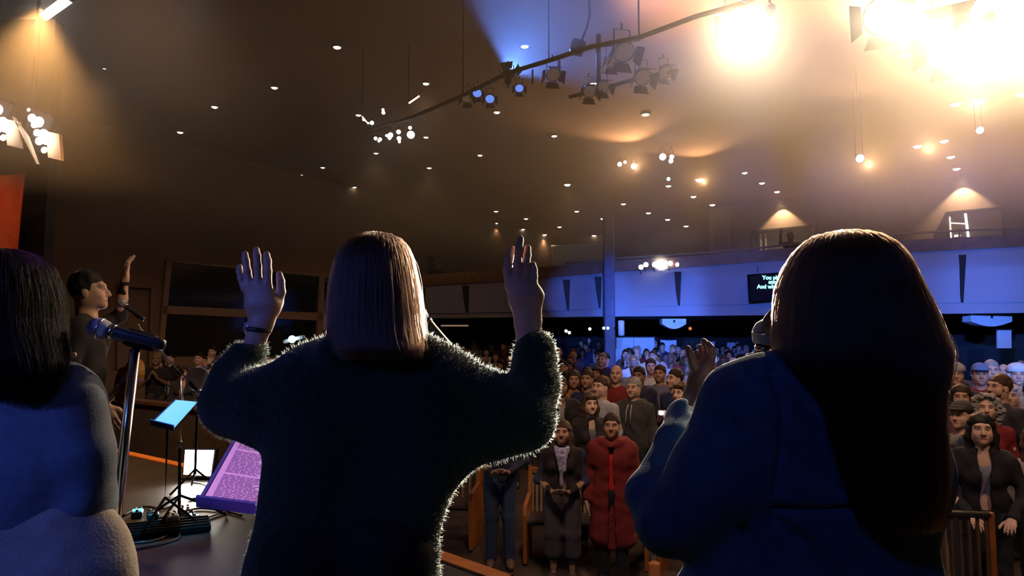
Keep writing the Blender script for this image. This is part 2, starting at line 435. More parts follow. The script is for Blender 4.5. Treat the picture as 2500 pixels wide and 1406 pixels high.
wall('wall_side', [(19.5, yw(19.5)), (24, 12), (24, -6)], 0, zceil, m_wall, label='taupe side wall past the right aisle')
wall('wall_stage', [(24, -6), (-26, -6)], 0, zceil, mat('backdrop_black', (.003, .003, .003), .95, spec=.02), label='dark wall at the back of the stage')
wall('wall_proscenium', [(-26, -6), (P(-40, 600, 12).x, 12), (P(108, 600, 12).x, 12)], 0, zceil, m_dark, label='dark wing wall at the side of the stage')

# big dark windows in the left wall: a frame with rails and a row of panes
def on_left(px, py):
    r = (px - 1250) / F / (math.cos(PITCH) - (H / 2 - py) / F * math.sin(PITCH)); y = -24.6 / (r - .813); return P(px, py, y)
wn = Vector((.813, 1, 0)).normalized(); wnorm = Vector((1, -.813, 0)).normalized()
fr = structure(empty('window_1', on_left(404, 760)), 'tall dark window with a tan frame in the left wall')
def quad_left(mbx, c, depth0, depth1):
    p = [on_left(*q) for q in c]; mbx.hexa([q + wnorm * depth0 for q in p] + [q + wnorm * depth1 for q in p])
def addp(mb, name, m, parent): return mb.build(name, m, parent)
panes = [[(414, 640), (596, 656), (598, 756), (404, 746)], [(612, 657), (774, 674), (769, 763), (612, 757)], [(786, 676), (870, 684), (868, 768), (783, 764)],
         [(399, 766), (602, 774), (604, 868), (392, 868)], [(614, 775), (768, 781), (767, 868), (615, 868)], [(782, 782), (868, 786), (867, 868), (781, 868)]]
for c in panes:
    mb = MB(); quad_left(mb, c, 0.02, 0.05); addp(mb, 'pane', m_glass, fr)
for c in [[(392, 746), (880, 769), (880, 787), (392, 766)], [(596, 655), (613, 657), (615, 870), (602, 870)], [(774, 674), (787, 676), (782, 870), (767, 870)], [(402, 634), (880, 680), (880, 686), (402, 640)], [(402, 634), (415, 636), (393, 870), (380, 870)]]:
    mb = MB(); quad_left(mb, c, 0.0, 0.13); addp(mb, 'mullion', m_mull, fr)
# pilaster and low door outline on the left wall
for c in [[(118, 420), (150, 424), (150, 900), (112, 900)], [(283, 700), (290, 700), (287, 900), (280, 900)], [(283, 692), (370, 698), (370, 705), (283, 700)], [(364, 700), (371, 700), (366, 900), (358, 900)]]:
    mb = MB(); quad_left(mb, c, 0.0, 0.15); o = mb.build('trim_1', m_wall, wall_left)

# ------------------------------------------------------------------ stage
SE = [(-9.5, 13.0), (-6.2, 9.9), (-3.05, 7.45), (-1.6, 5.95), (-.53, 4.75), (-.02, 4.22), (.9, 3.35), (2.4, 2.55), (5.2, 1.9), (9.0, 1.6)]
poly = [Vector((x, y, 0.0)) for x, y in SE] + [Vector((9, -6, 0)), Vector((-20, -6, 0)), Vector((-20, 13, 0))]
stage = structure(MB().prism(poly, (0, 0, ST)).build('floor_stage', m_stage), 'black raised stage floor')
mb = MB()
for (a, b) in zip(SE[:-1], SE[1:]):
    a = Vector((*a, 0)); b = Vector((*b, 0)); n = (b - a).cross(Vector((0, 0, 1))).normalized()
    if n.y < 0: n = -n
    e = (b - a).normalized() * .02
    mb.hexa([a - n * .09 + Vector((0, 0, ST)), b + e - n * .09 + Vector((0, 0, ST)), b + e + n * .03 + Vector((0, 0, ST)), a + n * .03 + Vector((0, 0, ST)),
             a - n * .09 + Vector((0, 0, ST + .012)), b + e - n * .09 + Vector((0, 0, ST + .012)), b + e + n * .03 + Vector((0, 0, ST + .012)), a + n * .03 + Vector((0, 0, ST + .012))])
o = mb.build('edge_trim', mat('oak_lit_tone', (.72, .25, .055), .4, var=.2, scale=6), stage); o['label'] = 'orange oak nosing along the stage edge'  # oak brightened in its colour, in place of light on the edge
mb = MB()
for (a, b) in zip(SE[:-1], SE[1:]):
    a = Vector((*a, 0)); b = Vector((*b, 0)); n = (b - a).cross(Vector((0, 0, 1))).normalized()
    if n.y < 0: n = -n
    mb.hexa([a + Vector((0, 0, .0)), b, b + n * .02, a + n * .02, a + Vector((0, 0, ST - .06)), b + Vector((0, 0, ST - .06)), b + n * .02 + Vector((0, 0, ST - .06)), a + n * .02 + Vector((0, 0, ST - .06))])
mb.build('stage_front', m_dark, stage)

# ------------------------------------------------------------------ balcony
FS = [(960, 702, 768, 778, 22.5), (1030, 698, 767, 777, 22.3), (1137, 691, 766, 776, 21.95), (1247, 684, 764, 775, 21.6), (1380, 675, 761, 774, 21.0), (1457, 668, 756, 773, 20.7), (1500, 664, 752, 773, 20.5), (1650, 655, 749, 772, 20.0), (1840, 640, 746, 770, 19.3), (2100, 622, 745, 768, 18.4), (2342, 610, 743, 766, 17.5), (2600, 597, 741, 763, 16.6)]
def fas(px):
    for a, b in zip(FS[:-1], FS[1:]):
        if px <= b[0] or b is FS[-1]:
            t = (px - a[0]) / (b[0] - a[0]); return [a[i] + (b[i] - a[i]) * t for i in range(5)]
balc = structure(empty('wall_balcony', P(1500, 773, 20.5)), 'curved balcony front with blue lit panels')
mb = MB()                                     # backing wall of the fascia
for a, b in zip(FS[:-1], FS[1:]):
    q = []
    for (s, yo) in ((a, 0), (b, 0), (b, .3), (a, .3)):
        p = P(s[0], s[3], s[4]); q.append(p + Vector((0, yo, 0)))
    q2 = []
    for (s, yo) in ((a, 0), (b, 0), (b, .3), (a, .3)):
        p = P(s[0], s[1], s[4]); q2.append(p + Vector((0, yo, 0)))
    mb.hexa(q + q2)
mb.build('fascia_back', m_fascia, balc)
mb = MB()                                     # lip under the panels
for a, b in zip(FS[:-1], FS[1:]):
    q = [];
    for col in (3, 2):
        for (s, yo) in ((a, -.16), (b, -.16), (b, .05), (a, .05)): q.append(P(s[0], s[col] + (2 if col == 2 else 0), s[4]) + Vector((0, yo, 0)))
    mb.hexa(q)
mb.build('lip', m_fascia, balc)
gaps = [960, 1030, 1137, 1250, 1382, 1459, 1652, 1838, 2090, 2342, 2600]
for i, (g0, g1) in enumerate(zip(gaps[:-1], gaps[1:])):
    s0, s1 = fas(g0), fas(g1); w0 = 2 if i == 0 else 9; top = 0.10
    mb = MB()
    def pt(px, s, f, yo): return P(px, s[1] + (s[2] - s[1]) * f, s[4]) + Vector((0, yo, 0))
    tl0, tr0 = g0 + w0, g1 - 8; bl0, br0 = g0 + 7, g1 - 1
    ring = lambda yo, yb: [pt(bl0, s0, .97, yb), pt(br0, s1, .97, yb), pt(tr0, s1, top, yo), pt(tl0, s0, top, yo)]
    mb.hexa(ring(-.12, -.06) + ring(.02, .02)); o = mb.build('panel', m_fascia, balc)
    if i and g0 != 1838:
        mb = MB(); ring = lambda yo, yb: [pt(g0 + 3, s0, .97, yb), pt(g0 + 7, s0, .97, yb), pt(g0 + 9, s0, top, yo), pt(g0 - 9, s0, top, yo)]
        mb.hexa(ring(-.13, -.05) + ring(-.02, -.02)); mb.build('gap_fin', m_dark, balc)
mb = MB()                                     # wooden parapet
for a, b in zip(FS[:-1], FS[1:]):
    h = lambda s: 27 if s[0] < 2000 else 30
    q = []
    for up in (0, 1):
        for (s, yo) in ((a, -.05), (b, -.05), (b, .35), (a, .35)): q.append(P(s[0], s[1] - up * h(s), s[4]) + Vector((0, yo, 0)))
    mb.hexa(q)
mb.build('parapet', m_wood, balc)
# balcony slab and soffit
slab = [P(s[0], s[3], s[4]) + Vector((0, .1, 0)) for s in FS]
zb = max(p.z for p in slab)
poly = [Vector((p.x, p.y, zb)) for p in slab] + [Vector((19, 19.5, zb)), Vector((8.6, 30, zb)), Vector((2.3, 32.8, zb)), Vector((-4.0, 25.4, zb))]
structure(MB().prism(poly, (0, 0, .22)).build('ceiling_balcony', m_dark), 'dark soffit of the balcony')
# handrail on the balcony
hr = empty('balcony_handrail', P(1700, 632, 20.2)); tag(hr, 'thin metal handrail along the top of the balcony', 'handrail')
rp = [P(s[0], s[1] - (47 if s[0] > 1900 else 33), s[4] + .2) for s in FS if s[0] >= 1380]
mb = MB(); mb.tube(rp, .03, 8); mb.build('rail', m_mull, hr)
for s in FS[4:]:
    mb = MB(); p = P(s[0], s[1] - 12, s[4] + .2); q = P(s[0], s[1] - (47 if s[0] > 1900 else 33), s[4] + .2); mb.tube([p, q], .02, 6); mb.build('post', m_mull, hr)
# the column in front of the balcony
c0 = P(1488, 830, 19.8); r = M(13, 19.8)
ct_ = P(1488, 522, 19.8).z; mb = MB(); mb.box((c0.x, c0.y, ct_ / 2), (2 * r, 2 * r, ct_), bev=.03); structure(mb.build('column_1', mat('column_paint', (0.10, 0.11, 0.17), .7)), 'square steel column in front of the balcony')
sp = empty('column_loudspeaker', P(1517, 800, 19.6)); tag(sp, 'slim round loudspeaker bracketed to the column', 'loudspeaker')
mb = MB(); a = P(1517, 820, 19.6); b = P(1517, 782, 19.6); mb.lathe([(.05, 0), (.09, .02), (.09, b.z - a.z - .02), (.05, b.z - a.z)], a, n=16); mb.build('cabinet', m_white, sp)
mb = MB(); mb.tube([P(1500, 801, 19.6), P(1517, 801, 19.6)], .03, 8); mb.build('bracket', m_black, sp)
for px, lab in ((1474, 'round white lamp clamped to the left face of the column'), (1484, 'round white lamp clamped to the middle of the column')):
    t = empty('column_lamp', P(px, 801, 19.58)); tag(t, lab, 'lamp')
    mb = MB(); mb.sphere(P(px, 801, 19.58), .045, 10, 7); mb.build('bulb', emit('dim_white', (.7, .8, 1), 1.2), t)
    mb = MB(); mb.tube([P(px, 801, 19.6), P(px, 801, 19.7)], .03, 8); mb.build('socket', m_black, t)

# right wall windows (openings with dark panes, frames)
def on_right(px, py, off=0.0):
    r = (px - 1250) / F / (math.cos(PITCH) - (H / 2 - py) / F * math.sin(PITCH)); y = (22.43 + .70 * 13.96) / (1 + .70 * r); return P(px, py, y) + Vector((.57, .82, 0)) * -off
m_pane = mat('booth_glass', (0.10, 0.10, 0.12), 0.06, var=.3, scale=1.5)
for n, c, cols in ((2, [(1838, 566), (1992, 552), (1994, 632), (1838, 632)], 3), (3, [(2309, 521), (2446, 508), (2452, 592), (2318, 594)], 3)):
    w = structure(empty(f'window_{n}', on_right(*c[3])), 'control booth window, second from the far end' if n == 2 else 'control booth window at the right with bright reflections')
    for k in range(cols):
        a, b = k / cols, (k + 1) / cols
        L = lambda p, q, t: (p[0] + (q[0] - p[0]) * t, p[1] + (q[1] - p[1]) * t)
        q = [L(c[0], c[1], a), L(c[0], c[1], b), L(c[3], c[2], b), L(c[3], c[2], a)]
        mb = MB(); mb.hexa([on_right(*p, .02) for p in q] + [on_right(*p, .05) for p in q]); mb.build('pane', m_pane, w)
    for (u, v, wd) in ((c[0], c[1], 1), (c[3], c[2], 1), (c[0], c[3], 0), (c[1], c[2], 0)):
        mb = MB(); t = 5
        q = [(u[0], u[1] - t / 2), (v[0], v[1] - t / 2), (v[0], v[1] + t / 2), (u[0], u[1] + t / 2)] if wd else [(u[0] - 2, u[1]), (u[0] + 2, u[1]), (v[0] + 2, v[1]), (v[0] - 2, v[1])]
        mb.hexa([on_right(*p, .0) for p in q] + [on_right(*p, .12) for p in q]); mb.build('frame', m_dark, w)
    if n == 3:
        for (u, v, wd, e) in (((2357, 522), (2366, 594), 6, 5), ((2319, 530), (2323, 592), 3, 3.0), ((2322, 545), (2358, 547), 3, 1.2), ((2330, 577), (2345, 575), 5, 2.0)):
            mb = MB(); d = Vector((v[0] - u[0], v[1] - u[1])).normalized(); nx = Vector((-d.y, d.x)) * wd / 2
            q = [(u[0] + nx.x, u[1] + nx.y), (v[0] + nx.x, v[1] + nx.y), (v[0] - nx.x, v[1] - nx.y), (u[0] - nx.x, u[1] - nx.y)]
            mb.hexa([on_right(*p, .055) for p in q] + [on_right(*p, .075) for p in q]); mb.build('booth_lamp', emit('booth_%g' % e, (1, .93, .78), e), w)  # glowing strips stand in for bright reflections in the glass
    else:
        for (u, v, wd, e) in (((1858, 572), (1860, 628), 5, .16), ((1870, 571), (1872, 626), 4, .14), ((1842, 622), (1930, 616), 4, .10)):
            mb = MB(); d = Vector((v[0] - u[0], v[1] - u[1])).normalized(); nx = Vector((-d.y, d.x)) * wd / 2
            q = [(u[0] + nx.x, u[1] + nx.y), (v[0] + nx.x, v[1] + nx.y), (v[0] - nx.x, v[1] - nx.y), (u[0] - nx.x, u[1] - nx.y)]
            mb.hexa([on_right(*p, .055) for p in q] + [on_right(*p, .075) for p in q]); mb.build('curtain', mat('booth_curtain', (.5, .47, .42), .8), w)
# pilasters and door box on that wall
for px, wdt, t0 in ((2195, 14, 380), (1985, 8, 430)):
    mb = MB(); q = [(px, t0), (px + wdt, t0), (px + wdt, 640), (px, 640)]; mb.hexa([on_right(*p, 0) for p in q] + [on_right(*p, .25) for p in q]); mb.build('trim_2', m_wall2, wall_right)
d1 = structure(empty('door_1', on_right(1755, 640)), 'tan door in a pale frame left of the booth window')
mb = MB(); q = [(1745, 545), (1778, 541), (1778, 640), (1745, 640)]; mb.hexa([on_right(*p, .02) for p in q] + [on_right(*p, .07) for p in q]); mb.build('door_leaf', m_mull, d1)
for q in ([(1736, 540), (1745, 539), (1745, 640), (1736, 640)], [(1778, 537), (1786, 536), (1786, 640), (1778, 640)], [(1736, 536), (1786, 532), (1786, 541), (1736, 545)]):
    mb = MB(); mb.hexa([on_right(*p, .0) for p in q] + [on_right(*p, .12) for p in q]); mb.build('frame', m_wall2, d1)
# wall lights above the windows
for px, py, pw in ((1910, 492, 280), (2350, 436, 330)):
    t = empty('wall_spotlight', on_right(px, py, .28)); tag(t, 'small ceiling spotlight washing the wall above the %s booth window' % ('far' if px < 2000 else 'near'), 'spotlight')
    p = on_right(px, py, .28)
    mb = MB(); mb.lathe([(.05, -.02), (.07, .0), (.07, .16), (.03, .2)], p, n=14); mb.build('can', m_trimw, t)
    mb = MB(); mb.tube([p + Vector((0, 0, .2)), Vector((p.x, p.y, zceil(p.y)))], .015, 6); mb.build('stem', m_black, t)
    spot('wall_spot', p + Vector((0, 0, -.03)), p + Vector((.05, .07, -2)), pw, (1, .68, .38), 92, .35, .03)
# white projection screen on the rear wall
scn = empty('wall_screen', P(1410, 655, 31.9)); tag(scn, 'small pale projection screen on the back wall left of the column', 'screen')
mb = MB(); q = [P(1348, 654, 31.9), P(1478, 640, 31.9), P(1478, 600, 31.9), P(1348, 603, 31.9)]; mb.hexa(q + [p + Vector((0, .06, 0)) for p in q]); mb.build('screen_sheet', mat('screen_white', (.85, .82, .78), .8, var=.02), scn)
mb = MB(); mb.tube([P(1346, 602, 31.9), P(1480, 599, 31.9)], .07, 10); mb.build('housing', m_white, scn)
# under the balcony: pale doors lit blue, lamps, loudspeaker housings
for i, (a, b, t, bt, Y, lab) in enumerate(((1497, 1598, 824, 900, 24.0, 'pale double door under the balcony right of the column'), (1612, 1652, 830, 880, 24.5, 'narrow pale door under the balcony'), (1700, 1712, 834, 880, 24.5, 'slim pale door post under the balcony'), (1728, 1745, 834, 880, 24.5, 'pale doorway strip behind the raised hand'), (1775, 1795, 836, 880, 24.4, 'pale doorway strip by the dark haired singer'), (2436, 2470, 806, 850, 17.6, 'pale door under the balcony far right'))):
    d = structure(empty(f'door_{i + 2}', P((a + b) / 2, bt, Y)), lab)
    nleaf = 2 if b - a > 60 else 1
    for k in range(nleaf):
        u = a + (b - a) * k / nleaf + .5; v = a + (b - a) * (k + 1) / nleaf - .5
        mb = MB(); q = [P(u, bt, Y), P(v, bt, Y), P(v, t, Y), P(u, t, Y)]; mb.hexa(q + [p + Vector((0, .06, 0)) for p in q]); mb.build('door_leaf', m_white, d)
    mb = MB()
    for q in ([P(a - 3, t, Y), P(b + 3, t, Y), P(b + 3, t - 3, Y), P(a - 3, t - 3, Y)],): mb.hexa([p + Vector((0, -.03, 0)) for p in q] + [p + Vector((0, .06, 0)) for p in q])
    mb.build('frame', m_dark, d)
for cx, w, t, hh, Y, lab in ((1646, 29, 778, 13, 20.25, 'pale rounded loudspeaker housing hung under the balcony right of the column'), (2421, 50, 767, 18, 17.7, 'pale rounded loudspeaker housing hung under the balcony at far right')):
    hs = empty('hanging_loudspeaker', P(cx, t, Y)); tag(hs, lab, 'loudspeaker')
    mb = MB(); n = 10
    top = [P(cx - w, t, Y), P(cx - w, t + hh, Y)] + [P(cx - w + 2 * w * k / n, t + hh + 12 * math.sin(math.pi * k / n), Y) for k in range(1, n)] + [P(cx + w, t + hh, Y), P(cx + w, t, Y)]
    mb.prism(top, (0, .35, 0)); mb.build('housing', m_white, hs)
    mb = MB(); mb.box(P(cx, t + 6, Y) + Vector((0, -.01, 0)), (.05, .02, .08)); mb.build('badge', m_dark, hs)
    for s in (-.6, .6):
        mb = MB(); p = P(cx + s * w, t, Y) + Vector((0, .15, 0)); mb.tube([p, (p.x, p.y, zb + .02)], .015, 6); mb.build('hanger', m_black, hs)
for px, py, Y, e, cname in ((1685, 802, 19.9, 1, 'amber'), (1382, 808, 22.0, 1, 'white'), (1390, 812, 22.0, 1, 'white'), (1440, 803, 22.0, 1, 'white'), (1110, 795, 22.5, 1, 'tan')):
    t = empty('soffit_lamp', P(px, py, Y)); tag(t, {'amber': 'dim amber lamp glowing under the balcony beside the pale loudspeaker', 'tan': 'long dim lamp under the far left of the balcony'}.get(cname, 'tiny white lamp under the balcony left of the column, %s' % {1382: 'first of three', 1390: 'second of three', 1440: 'nearest the column'}.get(px, '')), 'lamp')
    p = P(px, py, Y); mb = MB()
    if cname == 'tan': mb.box(p, (.9, .12, .05), bev=.02)
    else: mb.sphere(p, .05, 10, 7)
    mb.build('diffuser', emit('soffit_' + cname, {'amber': (1, .25, .04), 'white': (1, .9, .8), 'tan': (.6, .4, .25)}[cname], {'amber': .5, 'white': 2.5, 'tan': .35}[cname]), t)
    mb = MB(); mb.tube([p + Vector((0, 0, .03)), (p.x, p.y, zb + .02)], .012, 6); mb.build('stem', m_black, t)
# lyric monitor on the balcony front
mon = empty('lyric_monitor', P(1885, 735, 18.75)); tag(mon, 'black screen with cyan lines of text on the balcony front', 'monitor')
Y = 18.75
q = [P(1831, 738, Y), P(1950, 732, Y), P(1950, 662, Y), P(1827, 670, Y)]
mb = MB(); mb.hexa(q + [p + Vector((0, .1, 0)) for p in q]); mb.build('bezel', m_black, mon)
q = [P(1834, 734, Y - .02), P(1946, 729, Y - .02), P(1946, 666, Y - .02), P(1831, 674, Y - .02)]
mb = MB(); mb.hexa(q + [p + Vector((0, .015, 0)) for p in q]); mb.build('display', mat('display_black', (.006, .008, .016), .2), mon)
m_txt = emit('text_cyan', (.35, .92, 1.0), 1.6)
for txt, x, y in (('You plan the', 1896, 682), ('another', 1898, 692.5), ('And when the end', 1899, 704)):
    cu = bpy.data.curves.new('text_line', 'FONT'); cu.body = txt; cu.size = M(13.5, Y); cu.align_x = 'CENTER'; cu.extrude = .004; cu.offset = .006
    o = bpy.data.objects.new('text_curve', cu); COL.objects.link(o); bpy.context.view_layer.update()
    me = bpy.data.meshes.new_from_object(o.evaluated_get(bpy.context.evaluated_depsgraph_get())); bpy.data.objects.remove(o); me.materials.clear()
    o = link('text_line', me, m_txt, None, P(x, y, Y - .03), (math.pi / 2, 0, 0))
    o.parent = mon; o.matrix_parent_inverse = Matrix.Translation(-mon.location)
# row of bright lamps on the balcony rail
for i, (px, py) in enumerate(((1565, 652), (1577, 646), (1598, 646), (1617, 649), (1636, 643), (1655, 646))):
    t = empty('balcony_lamp', P(px, py, 19.95)); tag(t, 'bright white lamp on the balcony rail, %s of six' % ('first', 'second', 'third', 'fourth', 'fifth', 'last')[i], 'lamp', 'bright lamps on the balcony rail')
    p = P(px, py, 19.95); mb = MB(); mb.lathe([(.02, .03), (.07, .0), (.05, -.02), (.0, -.03)], p, R=rot_to((0, 1, 0)), n=12); mb.build('lens', m_lampw, t)
    mb = MB(); mb.lathe([(.08, .0), (.085, .03), (.06, .14), (.02, .16)], p + Vector((0, .03, 0)), R=rot_to((0, 1, 0)), n=12); mb.build('can', m_black, t)
    mb = MB(); mb.tube([p + Vector((0, .1, 0)), p + Vector((0, .1, -.2))], .012, 6); mb.build('yoke', m_black, t)
# ------------------------------------------------------------------ ceiling lights and rigging
def on_ceil(px, py):
    lo, hi = 6.0, 34.5
    for _ in range(40):
        y = (lo + hi) / 2
        if P(px, py, y).z > zceil(y): hi = y
        else: lo = y
    return P(px, py, lo)
DL = [(255, 166, 5), (670, 213, 9), (524, 260, 9), (440, 322, 8), (582, 391, 7), (788, 408, 6), (735, 426, 5), (866, 456, 5.5), (823, 114, 11), (875, 280, 7.5), (1040, 203, 9), (1281, 112, 11), (1213, 273, 9),
      (1353, 331, 8), (1172, 378, 7), (1048, 409, 6.5), (918, 373, 6.5), (1040, 334, 7), (1576, 278, 10), (1449, 203, 9), (1385, 450, 9), (1135, 526, 5.5), (1211, 515, 6), (1211, 544, 5.5), (1284, 533, 6), (1277, 559, 5.5),
      (1330, 572, 6), (1366, 553, 6), (1408, 515, 6.5), (1380, 583, 6), (1450, 574, 6), (1472, 533, 7), (1522, 497, 7), (1583, 519, 7), (1630, 535, 7), (1675, 551, 7), (1632, 453, 8), (1693, 479, 8), (1739, 499, 8), (1708, 438, 12),
      (1818, 421, 8), (1860, 446, 8), (1897, 467, 8), (2240, 356, 12), (2305, 343, 12), (2321, 382, 11), (2335, 411, 10), (2210, 132, 13), (2335, 252, 15), (2388, 245, 18), (2495, 228, 16)]
dl_ring = {}; DLW = []
def zone(px, py):
    a = 'over the left seats' if px < 700 else 'left of centre' if px < 1000 else 'over the centre aisle' if px < 1300 else 'left of the column top' if px < 1480 else 'right of the column top' if px < 1760 else 'above the far booth window' if px < 2100 else 'above the near booth window'
    return a
from collections import defaultdict
byz = defaultdict(list)
for d in DL: byz[zone(d[0], d[1])].append(d)
ordn = ['first', 'second', 'third', 'fourth', 'fifth', 'sixth', 'seventh', 'eighth', 'ninth', 'tenth', 'eleventh', 'twelfth', 'thirteenth', 'fourteenth']
for z, L in byz.items():
    for i, (px, py, rp) in enumerate(sorted(L, key=lambda q: -q[1])):
        p = on_ceil(px, py); R = M(rp * .85, p.y); t = empty('downlight', p)
        tag(t, 'round recessed ceiling light %s, %s one counting up from the lowest' % (z, ordn[i]), 'ceiling light', 'recessed downlights in the hall ceiling')
        mb = MB(); mb.lathe([(R, .03), (R * 1.05, -.02), (R * 1.45, -.03), (R * 1.5, .02)], p, n=18); mb.build('trim_ring', m_trimw, t)
        mb = MB(); mb.lathe([(R, -.01), (R * .85, -R * .35), (R * .45, -R * .55), (R * .02, -R * .6)], p, n=16); mb.build('lamp', m_lamp, t)
        DLW.append(p)
# warm light those lamps give the hall (one source for every few lamps)
for i in range(0, len(DLW), 4):
    p = DLW[i]; spot('downlight_beam', p + Vector((0, 0, -.25)), p + Vector((0, 0, -5)), 46, (1, .60, .32), 130, .8, .12)

def fixture(p, tgt, col, size, label, name='stage_light', lens=None, hang=None, doors=True, group=None):
    """can, lens, yoke and barn doors of a theatre lamp"""
    t = empty(name, p); tag(t, label, 'stage light', group); R = rot_to(Vector(tgt) - Vector(p)); p = Vector(p); s = size
    mb = MB(); mb.lathe([(s * .35, -s * 1.7), (s * .5, -s * 1.5), (s * .55, -s * .6), (s * .95, -s * .25), (s, 0), (s * .96, .0), (s * .9, -s * .1)], p, R=R, n=18); can = mb.build('can', m_black, t)
    mb = MB(); mb.lathe([(s * .9, -s * .08), (s * .6, s * .06), (s * .25, s * .12), (s * .01, s * .13)], p, R=R, n=18); mb.build('lens', lens or m_lampw, t)
    top = p + R @ Vector((0, 0, -s * .8)); up = Vector((0, 0, s * 2.4)) if hang is None else Vector((0, 0, hang - top.z))
    mb = MB()
    side = R @ Vector((1, 0, 0)) * s * .75
    mb.tube([top - side, top - side + up * .75, top + side + up * .75, top + side], s * .08, 6); mb.tube([top + up * .75, top + up], s * .1, 6); mb.build('yoke', m_black, t)
    if doors:
        for k in range(4):
            a = k * math.pi / 2; d = R @ Vector((math.cos(a), math.sin(a), 0)); e = R @ Vector((-math.sin(a), math.cos(a), 0)); f = R @ Vector((0, 0, 1))
            mb = MB(); q = [p + d * s - e * s * .7, p + d * s + e * s * .7, p + d * s * 1.5 + e * s * .95 + f * s * .8, p + d * s * 1.5 - e * s * .95 + f * s * .8]
            mb.hexa(q + [v + d * .006 for v in q]); mb.build('barn_door', m_black, can)
    return t
# curved lighting pipe under the ceiling
pipe = [P(905, 318, 13.4), P(1010, 285, 12.4), P(1130, 233, 11.4), P(1240, 178, 10.6), P(1340, 148, 10.0), P(1440, 115, 9.55), P(1560, 92, 9.1), P(1700, 40, 8.8), P(1815, 8, 8.5), P(1960, -60, 8.1)]
pg = empty('lighting_pipe', pipe[4]); tag(pg, 'curved black lighting pipe hung below the ceiling with lamps', 'lighting pipe')
mb = MB(); mb.tube(pipe, .035, 8); mb.build('pipe', m_black, pg)
low = [P(1110, 262, 11.4), P(1240, 215, 10.7), P(1390, 237, 10.0), P(1480, 214, 9.7), P(1560, 190, 9.4), P(1650, 172, 9.1)]
mb = MB(); mb.tube([p for p in low[2:]], .03, 8); mb.build('lower_pipe', m_black, pg)
for px, a, b, Y in ((1461, 85, 200, 9.5), (1240, 150, 215, 10.6), (1366, 148, 200, 9.95), (1300, 170, 205, 10.2)):
    mb = MB(); mb.tube([P(px, a, Y), P(px, b, Y)], .035 if px == 1461 else .015, 8); mb.build('drop', m_black, pg)
for p in (pipe[2], pipe[4], pipe[6], pipe[8]):
    mb = MB(); mb.tube([p, (p.x, p.y, zceil(p.y))], .012, 6); mb.build('hanger', m_black, pg)
cb = [P(1420, 98, 9.6), P(1432, 70, 9.6), P(1440, 40, 9.7), P(1438, -10, 9.8)]; mb = MB(); mb.tube(cb, .02, 8); mb.build('cable', m_black, pg)
mb = MB(); mb.box(P(1410, 116, 9.7), (.20, .2, .18), Matrix.Rotation(.3, 3, 'Y'), bev=.02); mb.build('dimmer_box', m_black, pg)
dimw = emit('lens_dim', (.5, .32, .18), .10); dimb = emit('lens_blue_dim', (.15, .3, 1.0), 1.0)
for px, py, Y, s, lens, lab in ((1350, 183, 9.9, .11, dimw, 'unlit black can lamp on the lighting pipe left of the drop pole'), (1495, 150, 9.5, .10, dimw, 'flat amber rimmed lamp right of the drop pole'), (1524, 128, 9.2, .15, dimw, 'large round lamp at the hazy right end of the pipe'), (1165, 228, 11.2, .08, dimb, 'small blue tinted lamp at the left part of the pipe'),
                              (1196, 242, 11.0, .08, dimb, 'blue lamp hanging just left of the beam light'), (1268, 216, 10.5, .07, dimb, 'small blue star lamp hanging below the beam light'), (1243, 180, 10.6, .11, dimb, 'moving head light throwing the blue beam upward'), (1140, 240, 11.4, .09, dimw, 'amber lit lamp at the dark left end of the pipe'),
                              (1440, 224, 9.75, .10, dimw, 'long lamp on the lower pipe, left one'), (1475, 212, 9.65, .09, dimw, 'lamp on the lower pipe under the drop pole'), (1570, 190, 9.3, .12, dimw, 'wide lamp on the lower pipe right of the drop pole'), (1625, 176, 9.15, .09, dimw, 'lamp at the right end of the lower pipe')):
    p = P(px, py, Y); fixture(p, p + (Vector((.1, .3, 1)) if px == 1243 else Vector((-1.2 + .001 * px, -1.5, -1.6))), None, s, lab, lens=lens, hang=None)
# sparkling cluster of lamps at the far end of the pipe
for i, (px, py, rr) in enumerate(((935, 268, 3), (936, 275, 4), (888, 292, 3), (908, 300, 4.5), (917, 338, 4), (928, 340, 4), (953, 330, 6), (951, 337, 4), (973, 322, 5), (974, 338, 5), (1003, 329, 9), (1001, 312, 4), (925, 344, 3), (975, 346, 3), (944, 331, 3))):
    p = P(px, py, 13.0); fixture(p, p + Vector((.15, -1.6, -.7)), None, M(rr, 13) * 1.15, 'small sparkling lamp in the far cluster, %s from its left end' % ordn[min(i, 13)] if i < 14 else 'small sparkling lamp at the middle of the far cluster', name='cluster_lamp', lens=m_lampw, doors=False, group='sparkling cluster of lamps left of centre')
for a, b, lab in (((998, 252), (1024, 234), 'short pale lit bar lamp above the sparkling cluster'), ((885, 284), (900, 302), 'short pale lit tube lamp left of the sparkling cluster')):
    t = empty('bar_lamp', P(*a, 13.0)); tag(t, lab, 'bar lamp'); mb = MB(); mb.tube([P(*a, 13), P(*b, 13)], .02, 8); mb.build('tube', emit('bar_glow', (1, .85, .66), 1.5), t)
    mb = MB(); mb.tube([P(a[0] - 1, a[1] - 3, 13), P(b[0] - 1, b[1] - 3, 13)], .02, 8); mb.build('housing', m_black, t)
    mb = MB(); p = P(a[0] - 1, a[1] - 3, 13); mb.tube([p, (p.x, p.y, zceil(p.y))], .01, 6); mb.build('hanger', m_black, t)
